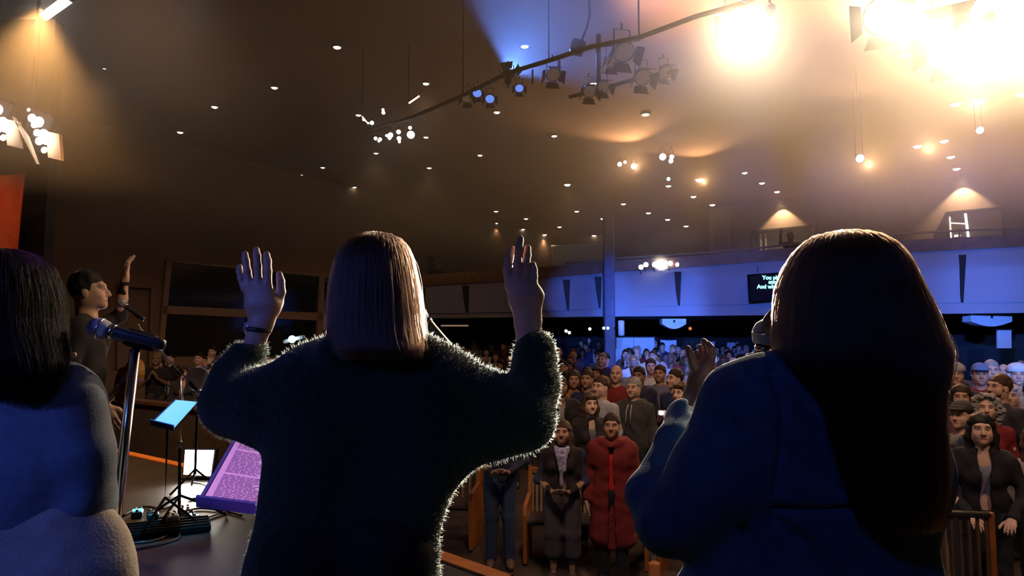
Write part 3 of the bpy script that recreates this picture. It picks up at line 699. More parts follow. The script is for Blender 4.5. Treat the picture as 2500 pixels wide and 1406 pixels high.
# lamps of the other clusters and single coloured ones
for px, py, Y, rr, lens, lab in ((1513, 401, 20, 6, m_lampw, 'left lamp of the pair hanging in the warm haze'), (1526, 396, 20, 4, m_lampw, 'small lamp between the pair in the warm haze'), (1548, 406, 20, 8, m_lampw, 'right lamp of the pair hanging in the warm haze'), (1618, 383, 19, 9, m_lampw, 'brightest lamp of the trio right of the pair'), (1640, 383, 19, 6, m_lampw, 'upper lamp of the trio right of the pair'), (1638, 393, 19, 6, m_lampw, 'lower lamp of the trio right of the pair'),
                               (1632, 437, 19, 5, m_lampb, 'small blue lamp above a white downlight'), (2100, 387, 14, 11, m_lampb, 'bright blue lamp alone in the haze on the right'), (2393, 318, 12, 10, m_lampb, 'pale blue lamp near the right edge of the ceiling')):
    p = P(px, py, Y); fixture(p, p + Vector((-.3, -1.6, -.7)), None, M(rr, Y), lab, name='hanging_lamp', lens=lens, hang=zceil(p.y) - .03, doors=False)
# the front lights that dazzle at the right, and the left stage light
hot = emit('lens_hot', (1.0, .80, .50), 60.0)
for (p, e, c), lab, s in zip(FRONT, ('dazzling front light near the blue mirror ball lamp', 'dazzling front light at the top of the glare', 'largest dazzling front light in the glare at right', 'dazzling front light at the top right corner'), (.17, .22, .26, .22)):
    fixture(p + Vector((0, .30, .10)), (0.6, 1.4, 1.9), None, s, lab, name='front_light', lens=hot, hang=zceil(p.y) - .06)
p = P(130, 22, 8.0); t = empty('strip_light', p); tag(t, 'slanted white strip light over the left of the stage', 'stage light')
q = [P(97, 34, 8), P(112, 50, 8), P(172, 8, 8), P(150, -6, 8)]
mb = MB(); mb.hexa(q + [v + Vector((0, .03, .02)) for v in q]); mb.build('diffuser', emit('strip_hot', (1, .95, .88), 30), t)
mb = MB(); q2 = [v + Vector((0, .035, .03)) for v in q]; mb.hexa(q2 + [v + Vector((0, .12, .1)) for v in q2]); mb.build('housing', m_black, t)
mb = MB(); c = P(135, 15, 8.1); mb.tube([c, (c.x, c.y, zceil(8.1))], .02, 6); mb.build('hanger', m_black, t)
# wing light: a cluster of lamps between two flaps on the left wing, and its neighbour cut by the frame
for k, (cx, cy, lab) in enumerate(((92, 322, 'cluster of glaring white lamps between pale flaps at the left wing'), (-8, 292, 'cluster of glaring lamps cut by the left edge of the picture'))):
    t = empty('wing_light', P(cx, cy, 8.5)); tag(t, lab, 'stage light')
    for (dx, dy, rr) in ((-14, -34, 13), (2, -24, 17), (-8, -18, 11), (-2, 2, 11), (14, 6, 16), (4, 22, 13), (20, 24, 10), (16, 44, 10), (-22, -54, 5)):
        mb = MB(); mb.sphere(P(cx + dx, cy + dy, 8.5), M(rr, 8.5) * .8, 10, 7, (1, .4, 1)); mb.build('lamp', m_lampw, t)
    q = [P(cx - 62, cy - 38, 8.6), P(cx - 44, cy - 12, 8.6), P(cx - 28, cy + 10, 8.6), P(cx - 3, cy + 78, 8.6)]
    mb = MB(); mb.hexa(q + [v + Vector((.02, .03, 0)) for v in q]); mb.build('flap', m_wall2, t)
    q = [P(cx + 20, cy - 2, 8.6), P(cx + 52, cy + 5, 8.6), P(cx + 57, cy + 70, 8.6), P(cx + 25, cy + 62, 8.6)]
    mb = MB(); mb.hexa(q + [v + Vector((.02, .03, 0)) for v in q]); mb.build('flap', m_wall, t)
    mb = MB(); mb.box(P(cx, cy, 8.75), (M(60, 8.7), .12, M(110, 8.7)), Matrix.Rotation(.35, 3, 'Y'), bev=.03); mb.build('housing', m_black, t)
    mb = MB(); c = P(cx - 10, cy - 50, 8.75); mb.tube([c, (c.x, c.y, zceil(8.75))], .025, 8); mb.build('hanger', m_black, t)
# orange drape at the far left
t = MB(); n = 14
pts = [P(-260 + (324 * k / n), 0, 10.5) for k in range(n + 1)]
mb = MB(); vs = []; fs = []
for k in range(n + 1):
    wv = .05 * math.sin(k * 2.1)
    a = P(-260 + (326 - 0) * k / n, 470 - 50 * k / n, 10.5); b = P(-260 + 290 * k / n, 640, 10.5); vs += [a + Vector((0, wv, 0)), Vector((b.x, b.y + wv, ST)), a + Vector((0, wv + .03, 0)), Vector((b.x, b.y + wv + .03, ST))]
for k in range(n): i = 4 * k; fs += [(i, i + 1, i + 5, i + 4), (i + 2, i + 6, i + 7, i + 3), (i, i + 4, i + 6, i + 2)]
mb.add(vs, fs, True); o = mb.build('stage_drape', mat('rust_drape', (.46, .07, .02), .85, bump=.2), loc=P(-100, 600, 10.5)); tag(o, 'rust orange drape with a slanted edge at the left wing', 'drape')
spot('drape_light', P(-60, 300, 9.0), P(-40, 560, 10.5), 60, (1, .55, .3), 60, .8, .05)
# glass ball lamps at the top right
for px, py, rr, lab in ((1880, 22, 15, 'blue lit round effect lamp beside the left dazzling light'), (1820, -4, 10, 'small blue effect lamp cut by the top edge')):
    t = empty('effect_lamp', P(px, py, 8.3)); tag(t, lab, 'effect lamp'); p = P(px, py, 8.3); R = M(rr, 8.3)
    mb = MB(); mb.sphere(p, R, 12, 8); mb.build('globe', mat('blue_globe', (.15, .25, .9), .25), t)
    for k in range(6):
        a = k * 1.05; q = p + Vector((math.cos(a) * R * .7, -R * .62, math.sin(a) * R * .6)); mb = MB(); mb.sphere(q, R * .22, 8, 5); mb.build('lens', emit('pink_lens', (1, .4, .6), .8), t)
    mb = MB(); mb.tube([p + Vector((0, 0, R)), (p.x, p.y, zceil(p.y))], .02, 6); mb.build('hanger', m_black, t)

# ------------------------------------------------------------------ haze that fills the hall
HZ0 = 4.15
hp = [(-21, -5.9), (23.9, -5.9), (23.9, 12), (19.3, 18.6), (7.7, 26.8), (8.5, 30.1), (2.3, 32.8), (-17, 9.5), (-21, 9.5)]
mb = MB(); n = len(hp); mb.add([(x, y, HZ0) for x, y in hp] + [(x, y, zceil(y) - .02) for x, y in hp], [tuple(range(n - 1, -1, -1)), tuple(range(n, 2 * n))] + [(i, (i + 1) % n, n + (i + 1) % n, n + i) for i in range(n)]); hz = mb.build('haze', None)
m = bpy.data.materials.new('haze'); m.use_nodes = True; nt = m.node_tree; nt.nodes.remove(nt.nodes['Principled BSDF'])
sv = nd(nt, 'ShaderNodeVolumeScatter'); sv.inputs['Color'].default_value = (1, .93, .85, 1); sv.inputs['Density'].default_value = HAZE; sv.inputs['Anisotropy'].default_value = 0.35
nt.links.new(sv.outputs[0], nt.nodes['Material Output'].inputs['Volume']); hz.data.materials.append(m)
hz['kind'] = 'stuff'; hz['label'] = 'thin stage haze hanging in the whole hall'; hz['category'] = 'haze'

def added_haze(name, c, r, dens, label):
    """denser haze added for the glow round lamps, fading out from its middle"""
    mb = MB(); mb.sphere((0, 0, 0), 1.0, 24, 14); o = mb.build(name, None); o.location = c; o.scale = r
    m = bpy.data.materials.new(name); m.use_nodes = True; nt = m.node_tree; nt.nodes.remove(nt.nodes['Principled BSDF'])
    tc = nd(nt, 'ShaderNodeTexCoord'); ln = nd(nt, 'ShaderNodeVectorMath', operation='LENGTH'); nt.links.new(tc.outputs['Object'], ln.inputs[0])
    mr = nd(nt, 'ShaderNodeMapRange', interpolation_type='SMOOTHSTEP'); mr.inputs[1].default_value = .98; mr.inputs[2].default_value = 0.0; mr.inputs[3].default_value = 0; mr.inputs[4].default_value = dens
    nt.links.new(ln.outputs['Value'], mr.inputs[0])
    sv = nd(nt, 'ShaderNodeVolumeScatter'); sv.inputs['Color'].default_value = (1, .95, .88, 1); sv.inputs['Anisotropy'].default_value = .3; nt.links.new(mr.outputs[0], sv.inputs['Density'])
    nt.links.new(sv.outputs[0], nt.nodes['Material Output'].inputs['Volume']); o.data.materials.append(m); o['kind'] = 'stuff'; o['label'] = label; o['category'] = 'haze'
added_haze('haze_added', P(2300, 80, 7.8), (4.8, 3.2, 2.7), ADDED_HAZE, 'added thick haze that makes the glow around the dazzling front lights')
added_haze('haze_added', P(310, 110, 8.0), (3.3, 2.4, 1.5), ADDED_HAZE * .25, 'added haze that makes the amber glow around the strip light over the left stage')
# ------------------------------------------------------------------ people of the congregation: shared meshes
m_skin = mat('skin', (.6, .4, .3), .55, var=.06, scale=30, objcol=True, tint=True)
m_cloth = mat('cloth', (.5, .5, .5), .9, var=.14, scale=26, bump=.12, objcol=True, tint=True)
m_hairc = mat('hair', (.1, .1, .1), .45, var=.35, scale=60, bump=.5, objcol=True, spec=.2)
m_shoe = mat('shoe', (.02, .018, .016), .5, objcol=True)

def head_vf(vox, fem=False):
    """head with a face, chin towards -y, crown at z = 1.75, neck down to 1.44; returns vertices, quads, tint"""
    S = Soft(); w = .95 if fem else 1.0
    S.ell((0, .012, 1.655), (.076 * w, .096, .098), .03)
    S.ell((0, -.028, 1.60), (.062 * w, .066, .075), .035)
    S.ell((0, -.050, 1.555), (.046 * w, .050, .040), .03)
    S.ell((0, -.080, 1.532), (.022 * w, .020, .018), .02)
    for s in (-1, 1):
        S.ell((s * .040 * w, -.062, 1.595), (.026, .028, .026), .03)
        S.ell((s * .050 * w, -.010, 1.565), (.022, .04, .035), .03)
    S.cap((-.042, -.078, 1.662), (.042, -.078, 1.662), .013, .013, .02)
    for s in (-1, 1):
        S.ell((s * .031, -.104, 1.636), (.019, .017, .013), .012, sub=True)
        S.ell((s * .031, -.078, 1.636), (.0135, .0135, .0125), .003)
    S.chain([((0, -.088, 1.650), .008), ((0, -.106, 1.615), .011), ((0, -.115, 1.600), .0125)], .012)
    for s in (-1, 1): S.ell((s * .013, -.100, 1.597), (.009, .012, .008), .008)
    S.cap((-.019, -.090, 1.569), (.019, -.090, 1.569), .0065, .0065, .006)
    S.cap((-.016, -.089, 1.559), (.016, -.089, 1.559), .0075, .0075, .006)
    for s in (-1, 1): S.ell((s * .078 * w, .008, 1.617), (.010, .020, .032), .010)
    nr = .052 if fem else .061
    S.cap((0, .022, 1.57), (0, .018, 1.45), nr, nr * 1.06, .03)
    V, Q = S.skin(vox)
    t = np.ones((len(V), 3)); x, y, z = np.abs(V[:, 0]), V[:, 1], V[:, 2]
    fr = y < -.03
    eye = fr & (((x - .031) / .0145) ** 2 + ((z - 1.636) / .0085) ** 2 < 1); t[eye] = (.75, .8, .95)
    iris = fr & (((x - .031) / .0065) ** 2 + ((z - 1.636) / .0085) ** 2 < 1); t[iris] = (.06, .05, .05)
    lid = fr & (((x - .031) / .019) ** 2 + ((z - 1.640) / .0115) ** 2 < 1) & ~eye; t[lid] = (.45, .36, .34)
    br = fr & (np.abs(z - 1.661 - .08 * (x - .035)) < .0052) & (x > .014) & (x < .050); t[br] = (.20, .16, .14)
    lip = fr & (x < .024) & (np.abs(z - 1.563) < .011 - .25 * np.maximum(0, x - .008)) & (y < -.083); t[lip] = (.72, .42, .42) if fem else (.78, .52, .50)
    ml = fr & (x < .022) & (np.abs(z - 1.5640) < .0022) & (y < -.08); t[ml] = (.25, .14, .13)
    ns = fr & (np.hypot(x - .008, z - 1.590) < .0042) & (y < -.095); t[ns] = (.3, .2, .2)
    ck = fr & (np.hypot(x - .042, z - 1.598) < .02); t[ck] *= (1.04, .93, .90)
    return V, Q, t
def rotx(V, a, piv):
    c, s = math.cos(a), math.sin(a); W_ = V - piv; o = W_.copy(); o[:, 1] = c * W_[:, 1] - s * W_[:, 2]; o[:, 2] = s * W_[:, 1] + c * W_[:, 2]; return o + piv
def rotz(V, a, piv=np.zeros(3)):
    c, s = math.cos(a), math.sin(a); W_ = V - piv; o = W_.copy(); o[:, 0] = c * W_[:, 0] - s * W_[:, 1]; o[:, 1] = s * W_[:, 0] + c * W_[:, 1]; return o + piv
def unit(v): v = np.asarray(v, float); return v / (np.linalg.norm(v) + 1e-9)
def hand(S, wr, tip, palm, side, sc_=1.0, curl=.35, spread=.25):
    """hand from the wrist towards tip; palm = direction the palm faces; side = direction of the thumb"""
    wr = np.asarray(wr, float); d = unit(np.asarray(tip, float) - wr); n = unit(palm - d * np.dot(palm, d)); t = unit(np.cross(d, n))
    if np.dot(t, side) < 0: t = -t
    L = .185 * sc_
    base = wr + d * L * .48
    S.cap(wr, wr + d * L * .15, .024 * sc_, .026 * sc_, .015)
    for u in (-.030, -.010, .010, .028):
        S.cap(wr + d * L * .12 + t * u * .55 * sc_, base + t * u * sc_, .0165 * sc_, .0135 * sc_, .012)
    for u, l in ((.031, .43), (.011, .49), (-.010, .46), (-.030, .36)):
        a = base + t * u * sc_; dd = unit(d + t * u * 8 * spread * 1.0); p = [a]; ang = 0
        for seg, f in ((0, .45), (1, .31), (2, .24)):
            ang += curl * (.5 if seg == 0 else 1)
            p.append(p[-1] + (dd * math.cos(ang) + n * math.sin(ang)) * L * l * f)
        r = .0088 * sc_ * (.88 if u < -.02 else 1)
        S.chain([(p[0], r * 1.12), (p[1], r * 1.02), (p[2], r * .95), (p[3], r * .8)], .004)
    a = wr + d * L * .16 + t * .022 * sc_
    b = a + (d * .62 + t * .75 + n * .25) * L * .24; c = b + (d * .85 + t * .42 + n * .25) * L * .20; e = c + (d * .95 + t * .15 + n * .2) * L * .15
    S.chain([(a, .0165 * sc_), (b, .0125 * sc_), (c, .0105 * sc_), (e, .0085 * sc_)], .008)
POSES = {  # elbow, wrist, fingertip, palm direction for the person's left (+x) side; right side mirrored unless given
    'down': [((.245, .03, 1.12), (.262, -.05, .87), (.262, -.08, .70), (-1, 0, 0), (0, -1, 0))] * 2,
    'clasp': [((.262, .0, 1.10), (.085, -.20, 1.01), (-.03, -.25, 1.0), (0, .5, 1), (0, -1, .4))] * 2,
    'raise': [((.245, .03, 1.12), (.262, -.05, .87), (.262, -.08, .70), (-1, 0, 0), (0, -1, 0)), ((.33, -.08, 1.40), (.34, -.14, 1.66), (.33, -.16, 1.86), (0, -1, 0), (-1, 0, 0))],
    'both': [((.36, -.10, 1.30), (.37, -.17, 1.56), (.36, -.19, 1.75), (0, -1, 0), (-1, 0, 0))] * 2,
    'clap': [((.25, -.05, 1.13), (.075, -.27, 1.27), (.012, -.31, 1.43), (-1, .1, .2), (0, .6, 1))] * 2,
    'phone': [((.24, -.08, 1.16), (.085, -.29, 1.33), (.02, -.33, 1.44), (-1, .0, 0), (0, 1, .5))] * 2,
    'rest': [((.29, -.02, 1.16), (.13, -.30, 1.00), (.10, -.40, .96), (0, 0, -1), (-1, 0, 0))] * 2,
}
def arms(pose, fem):
    sx = .158 if fem else .182; out = []
    for i, sg in enumerate((1, -1)):
        el, wr, tp, pl, sd = [np.array(v, float) for v in POSES[pose][i]]
        k = .93 if fem else 1.0
        for v in (el, wr, tp, pl, sd): v[0] *= sg
        el[0] *= k
        out.append((np.array((sg * sx, .02, 1.405)), el, wr, tp, pl, sd))
    return out
HEADC = {}
def body_mesh(pose, fem, tilt=-.06):
    key = fem
    if key not in HEADC: HEADC[key] = head_vf(.0045, fem)
    hV, hQ, hT = HEADC[key]; hV = rotx(hV, tilt, np.array((0, .02, 1.50)))
    A = Soft()
    for (s, e, w, t, p, sd) in arms(pose, fem):
        A.chain([(s, .042), (e, .034), ((e + w) / 2, .034), (w, .024)], .02); hand(A, w, t, p, sd, .93 if fem else 1.03)
    aV, aQ = A.skin(.0058)
    B = Soft()
    B.cap((0, .02, 1.40), (0, .015, 1.46), .06, .056, .04).cap((-.12, .02, 1.38), (.12, .02, 1.38), .05, .05, .05, .9)
    B.cap((0, .01, 1.30), (0, .01, 1.05), .125, .11, .05, .62).cap((0, .01, 1.05), (0, .015, .93), .11, .13, .05, .62)
    for sg in (1, -1): B.chain([((sg * .075, .01, .90), .075), ((sg * .09, 0, .50), .048), ((sg * .095, .02, .12), .035)], .03); B.cap((sg * .095, .03, .06), (sg * .105, -.12, .04), .033, .028, .02)
    bV, bQ = B.skin(.022)
    V, Q = join_vf([(hV, hQ), (aV, aQ), (bV, bQ)])
    T = np.ones((len(V), 3)); T[:len(hT)] = hT
    me = mesh_np('person_body', V, Q, tint=T); me.materials.append(m_skin); return me
def trunk(S, fem, r, low=.86, ys=.66):
    sx = .150 if fem else .172
    S.cap((-sx, .02, 1.385), (sx, .02, 1.385), .062 + r, .062 + r, .06, .95)
    S.cap((-.05, .02, 1.425), (.05, .02, 1.425), .055 + r, .055 + r, .05, .95)
    if fem:
        S.cap((-.055, .0, 1.30), (.055, .0, 1.30), .105 + r, .105 + r, .06, .78)
        for s in (-1, 1): S.ell((s * .07, -.075, 1.255), (.06, .055, .06), .05)
        S.cap((-.035, .0, 1.22), (-.03, .0, 1.08), .10 + r, .095 + r, .05, ys + .08).cap((.035, .0, 1.22), (.03, .0, 1.08), .10 + r, .095 + r, .05, ys + .08)
        S.cap((-.05, .01, 1.05), (-.06, .01, low), .10 + r, .115 + r, .05, ys + .1).cap((.05, .01, 1.05), (.06, .01, low), .10 + r, .115 + r, .05, ys + .1)
    else:
        S.cap((-.07, .0, 1.31), (.07, .0, 1.31), .115 + r, .115 + r, .06, .80)
        S.cap((-.055, .0, 1.26), (-.05, .0, low), .115 + r, .110 + r, .05, ys + .12).cap((.055, .0, 1.26), (.05, .0, low), .115 + r, .110 + r, .05, ys + .12)
def sleeves(S, pose, fem, r, cuff=.95, short=False):
    for (s, e, w, t, p, sd) in arms(pose, fem):
        s2 = s + np.array((0, 0, -.01))
        if short: S.chain([(s2, .056 + r), (s2 + (e - s2) * .6, .058 + r)], .05)
        else: S.chain([(s2, .053 + r), (e, .041 + r), (e + (w - e) * cuff, .031 + r)], .045)
TOPC = {}
def top_mesh(kind, pose, fem):
    k = (kind, pose, fem)
    if k in TOPC: return TOPC[k]
    S = Soft(); sd = abs(hash(str(k))) % 1000 if False else sum(map(ord, kind + pose)) + fem
    if kind == 'shirt': trunk(S, fem, .004, .80); sleeves(S, pose, fem, .0); S.cutbox((0, 0, .72), (.5, .5, .17))
    elif kind == 'inner': trunk(S, False, -.030 if fem else -.016, .80); S.cutbox((0, 0, .70), (.5, .5, .17))
    elif kind == 'tee': trunk(S, fem, .004, .80); sleeves(S, pose, fem, .004, short=True); S.cutbox((0, 0, .72), (.5, .5, .17))
    elif kind == 'hoodie':
        trunk(S, fem, .014, .80); sleeves(S, pose, fem, .010); S.cutbox((0, 0, .70), (.5, .5, .17))
        S.chain([((-.085, .00, 1.455), .030), ((-.10, .07, 1.455), .042), ((0, .125, 1.45), .055), ((.10, .07, 1.455), .042), ((.085, .0, 1.455), .030)], .03)
    elif kind == 'jacket':
        trunk(S, fem, .020, .72); sleeves(S, pose, fem, .010); S.cutbox((0, 0, .60), (.5, .5, .20))
        S.chain([((-.06, -.045, 1.46), .018), ((-.075, .05, 1.485), .020), ((0, .095, 1.49), .022), ((.075, .05, 1.485), .020), ((.06, -.045, 1.46), .018)], .02)
        for z, wd in ((1.42, .045), (1.36, .042), (1.30, .036), (1.24, .03), (1.18, .03), (1.1, .032), (1.0, .034), (.9, .036), (.8, .04), (.72, .04)): S.cutbox((0, -.20, z), (wd, .17, .055))
    elif kind == 'vest':
        trunk(S, fem, .022, .78); sleeves(S, pose, fem, .0); S.cutbox((0, 0, .66), (.5, .5, .17))
        for z, wd in ((1.42, .05), (1.34, .045), (1.26, .04), (1.17, .036), (1.08, .034), (.99, .034), (.9, .034), (.8, .034)): S.cutbox((0, -.20, z), (wd, .17, .055))
    elif kind == 'coat':
        trunk(S, fem, .030, .86); sleeves(S, pose, fem, .018)
        S.cap((-.07, .01, .92), (-.085, .01, .50), .150, .165, .06, .80).cap((.07, .01, .92), (.085, .01, .50), .150, .165, .06, .80)
        S.chain([((-.09, -.05, 1.465), .038), ((-.125, .06, 1.46), .050), ((0, .15, 1.45), .065), ((.125, .06, 1.46), .055), ((.09, -.05, 1.465), .038), ((0, -.10, 1.43), .030), ((-.09, -.05, 1.465), .038)], .03)
        for z in (1.36, 1.25, 1.14, 1.03, .92, .81, .70, .59, .48, .38): S.cutbox((.0, -.25, z), (.022 + .02 * (1.36 - z), .19, .06))
    V, Q = S.skin(.0095 if kind != 'coat' else .011, None if kind == 'inner' else folds({'shirt': .008, 'coat': .0055}.get(kind, .011), 34, sd))
    T = np.ones((len(V), 3))
    if kind == 'hoodie':
        x, z = V[:, 0], V[:, 2]; f = V[:, 1] < -.05
        T[f & (np.abs(z - 1.2) < .035) & (np.abs(x) < .09) & (np.sin(x * 160) + np.sin(z * 210) > .3)] = (2.0, 2.0, 2.0)
    if kind == 'vest':   # dark body, sleeves of the blouse under it keep their own colour
        slv = np.abs(V[:, 0]) > .205; T[slv] = (1.3, 2.6, 5.0)
    me = mesh_np('top', V, Q, tint=T); me.materials.append(m_cloth); TOPC[k] = me; return me
LEGC = {}
def leg_mesh(kind, fem):
    k = (kind, fem)
    if k in LEGC: return LEGC[k]
    S = Soft(); w = 1.08 if fem else 1
    S.cap((-.06, .01, .93), (.06, .01, .93), .112 * w, .112 * w, .04, .85)
    if kind == 'trousers':
        for s in (-1, 1): S.chain([((s * .080, .01, .86), .102), ((s * .092, -.005, .52), .070), ((s * .098, .02, .09), .058)], .03)
    elif kind == 'capri':
        for s in (-1, 1): S.chain([((s * .085, .01, .86), .112), ((s * .095, -.005, .52), .092), ((s * .10, .02, .30), .088)], .03)
    V, Q = S.skin(.013, folds(.008, 30, 5)); me = mesh_np('trousers', V, Q, tint=np.ones((len(V), 3))); me.materials.append(m_cloth); LEGC[k] = me; return me
def shoe_mesh():
    if 'shoe' in LEGC: return LEGC['shoe']
    S = Soft()
    for s in (-1, 1): S.chain([((s * .098, .05, .05), .046), ((s * .104, -.06, .045), .045), ((s * .110, -.15, .035), .036)], .02).cutbox((s * .1, 0, -.10), (.3, .5, .10))
    V, Q = S.skin(.011); me = mesh_np('shoes', V, Q); me.materials.append(m_shoe); LEGC['shoe'] = me; return me
HAIRC = {}
def hair_mesh(kind, tilt=-.06):
    if kind in HAIRC: return HAIRC[kind]
    S = Soft(); amp, fq = .006, 90
    S.ell((0, .024, 1.668), (.087, .100, .104), .02)
    if kind in ('long', 'wavy'):
        for s in (-1, 1): S.chain([((s * .062, .02, 1.68), .034), ((s * .080, .015, 1.56), .034), ((s * .090, .0, 1.42), .034), ((s * .085, -.035, 1.30), .022)], .03)
        S.chain([((0, .075, 1.66), .060), ((0, .085, 1.52), .065), ((0, .10, 1.34), .060)], .04); amp = .008
    if kind == 'bob':
        for s in (-1, 1): S.chain([((s * .062, .02, 1.68), .036), ((s * .082, .012, 1.58), .036), ((s * .080, .010, 1.50), .030)], .03)
        S.chain([((0, .07, 1.66), .06), ((0, .07, 1.52), .058)], .04); S.cap((-.04, -.066, 1.715), (.045, -.066, 1.712), .024, .024, .02)
    if kind == 'curly':
        for s in (-1, 1): S.chain([((s * .07, .01, 1.70), .05), ((s * .098, .015, 1.60), .046), ((s * .088, .02, 1.50), .036)], .03)
        S.chain([((0, .08, 1.69), .07), ((0, .09, 1.53), .06)], .04); S.cap((-.04, -.055, 1.745), (.045, -.055, 1.745), .03, .03, .02); amp, fq = .018, 160
    # the face stays free
    if kind in ('short', 'crop', 'quiff'):
        S.ell((0, -.105, 1.602), (.098, .098, .085), .012, sub=True); S.cutbox((0, -.02, 1.50), (.2, .055, .095)); S.cutbox((0, .0, 1.43), (.2, .2, .105))
        S.cutbox((0, -.09, 1.55), (.2, .055, .12))
        if kind == 'quiff': S.cap((-.03, -.062, 1.738), (.035, -.062, 1.738), .024, .024, .02)
    else:
        S.ell((0, -.112, 1.600), (.064, .092, .092), .012, sub=True); S.ell((0, -.10, 1.53), (.068, .08, .06), .01, sub=True)
    V, Q = S.skin(.007, folds(amp, fq, 9, 9, 1.0)); V = rotx(V, tilt, np.array((0, .02, 1.50)))
    me = mesh_np('hair', V, Q); me.materials.append(m_hairc); HAIRC[kind] = me; return me
def cap_mesh(kind, tilt=-.06):
    k = 'hat' + kind
    if k in HAIRC: return HAIRC[k]
    S = Soft(); S.ell((0, .015, 1.695), (.089, .106, .082), .01)
    if kind == 'cap': S.cap((-.045, -.10, 1.690), (.045, -.10, 1.690), .03, .03, .01, 1.9); S.cutbox((0, 0, 1.60), (.2, .3, .076)); S.cutbox((0, -.24, 1.76), (.2, .136, .062))
    else: S.cap((-.04, -.01, 1.69), (.04, -.01, 1.69), .066, .066, .03, 1.3); S.cutbox((0, 0, 1.585), (.2, .3, .08))
    V, Q = S.skin(.008); V = rotx(V, tilt, np.array((0, .02, 1.50)))
    me = mesh_np('hat', V, Q, tint=np.ones((len(V), 3))); me.materials.append(m_cloth); HAIRC[k] = me; return me
BODYC = {}
def person(x, y, z, face, height, fem, pose, skin, top, topc, hair, hairc, legc=(.02, .022, .03), legk='trousers', over=None, overc=None, hat=None, hatc=None, shoec=(.03, .028, .026), label='', group=None, detail=True, name='person', beard=None):
    """one standing person; face = heading of the face (0 = towards the stage, -y)"""
    k = (pose, fem)
    if k not in BODYC: BODYC[k] = body_mesh(pose, fem)
    s = height / 1.75
    r = bpy.data.objects.new(name, BODYC[k]); COL.objects.link(r); r.location = (x, y, z); r.rotation_euler = (0, 0, face); r.scale = (s * random.uniform(.97, 1.05), s, s); r.color = (*skin, 1)
    tag(r, label, 'person', group)
    def part(nm, me, c):
        o = bpy.data.objects.new(nm, me); COL.objects.link(o); o.parent = r; o.color = (*c, 1); return o
    if over is None: part({'shirt': 'shirt', 'tee': 't_shirt', 'hoodie': 'hoodie', 'jacket': 'jacket', 'coat': 'coat', 'vest': 'vest'}[top], top_mesh(top, pose, fem), topc)
    else:
        part('shirt', top_mesh('inner', 'down', fem), topc); part(over, top_mesh(over, pose, fem), overc)
    part('trousers', leg_mesh(legk, fem), legc)
    if detail: part('shoes', shoe_mesh(), shoec)
    if hair: part('hair', hair_mesh(hair), hairc)
    if hat: part('hat', cap_mesh(hat), hatc)
    if beard:
        part('beard', beard_mesh(), beard)
    return r
def beard_mesh():
    if 'beard' in HAIRC: return HAIRC['beard']
    S = Soft(); S.ell((0, -.052, 1.552), (.050, .054, .040), .02)
    for s in (-1, 1): S.chain([((s * .066, -.02, 1.61), .013), ((s * .052, -.05, 1.56), .018)], .02)
    S.ell((0, -.112, 1.564), (.020, .03, .014), .01, sub=True); S.ell((0, -.03, 1.62), (.055, .12, .03), .01, sub=True)
    V, Q = S.skin(.006); V = rotx(V, -.06, np.array((0, .02, 1.50))); me = mesh_np('beard', V, Q); me.materials.append(m_hairc); HAIRC['beard'] = me; return me
# ------------------------------------------------------------------ congregation
SK = {'light': (.62, .38, .27), 'fair': (.70, .45, .34), 'tan': (.44, .25, .16), 'brown': (.27, .145, .085), 'dark': (.13, .07, .045)}
HC = {'black': (.012, .010, .010), 'dark': (.028, .017, .012), 'brown': (.075, .040, .022), 'fair': (.26, .16, .075), 'grey': (.30, .28, .27), 'white': (.62, .60, .58)}
def stand(px, top_y, Y, height, **kw):
    """somebody whose head is seen at px; the floor below carries the feet"""
    p = P(px, top_y, Y); x, y = p.x, p.y
    face = kw.pop('face', 0.0) - math.atan2(x, y) * .8
    return person(x, y, zfloor(x, y), face, height, **kw)
def hgt(px, top, Y):
    p = P(px, top, Y); return p.z - zfloor(p.x, p.y)
taken = []
def named(px, top, Y, fem, pose, skin, top_, topc, hair, hairc, label, face=0.0, **kw):
    h = hgt(px, top, Y) / 1.012; taken.append((px, top, Y)); taken_xy.append((P(px, top, Y).x, Y))
    return stand(px, top, Y, h, fem=fem, pose=pose, skin=SK[skin], top=top_, topc=topc, hair=hair, hairc=HC.get(hairc, (.03, .02, .015)), label=label, face=face, **kw)
taken_xy = []
blk = (.016, .015, .018); nav = (.018, .026, .07); wht = (.62, .62, .66)
named(1222, 968, 7.5, False, 'clasp', 'tan', 'shirt', (.02, .025, .05), 'short', 'dark', 'person in faded blue jeans standing alone left of the grey vest woman', legc=(.040, .065, .15), shoec=(.16, .10, .08))
named(1372, 1025, 7.07, True, 'clasp', 'tan', 'vest', (.024, .016, .018), 'long', 'brown', 'woman in a dark vest with blue sleeves and grey capri trousers, hands folded', legc=(.075, .066, .075), legk='capri', face=-.1, shoec=(.10, .07, .06)).scale.x *= 1.12
sc_w = [o for o in bpy.data.objects if o.get('label', '').startswith('woman in a dark vest')][0]
S = Soft(); S.chain([((-.05, -.105, 1.455), .022), ((-.02, -.150, 1.38), .026), ((.0, -.165, 1.25), .024), ((.01, -.165, 1.08), .020)], .02, ).chain([((.06, -.10, 1.455), .022), ((.035, -.150, 1.38), .024), ((.03, -.165, 1.24), .022)], .02); S.chain([((-.06, -.06, 1.47), .022), ((0, -.115, 1.44), .026), ((.06, -.06, 1.47), .022)], .02)
V, Q = S.skin(.008, folds(.006, 60, 3)); o = link('scarf', mesh_np('scarf', V, Q), mat('scarf_lilac', (.36, .34, .52), .9, var=.5, scale=30), sc_w)
red = named(1493, 1008, 7.0, False, 'down', 'tan', 'tee', (.50, .015, .020), 'crop', 'dark', 'person in a long red hooded coat over a bright red top in the front row', over='coat', overc=(.17, .014, .013), legc=(.012, .012, .014), face=-.12)
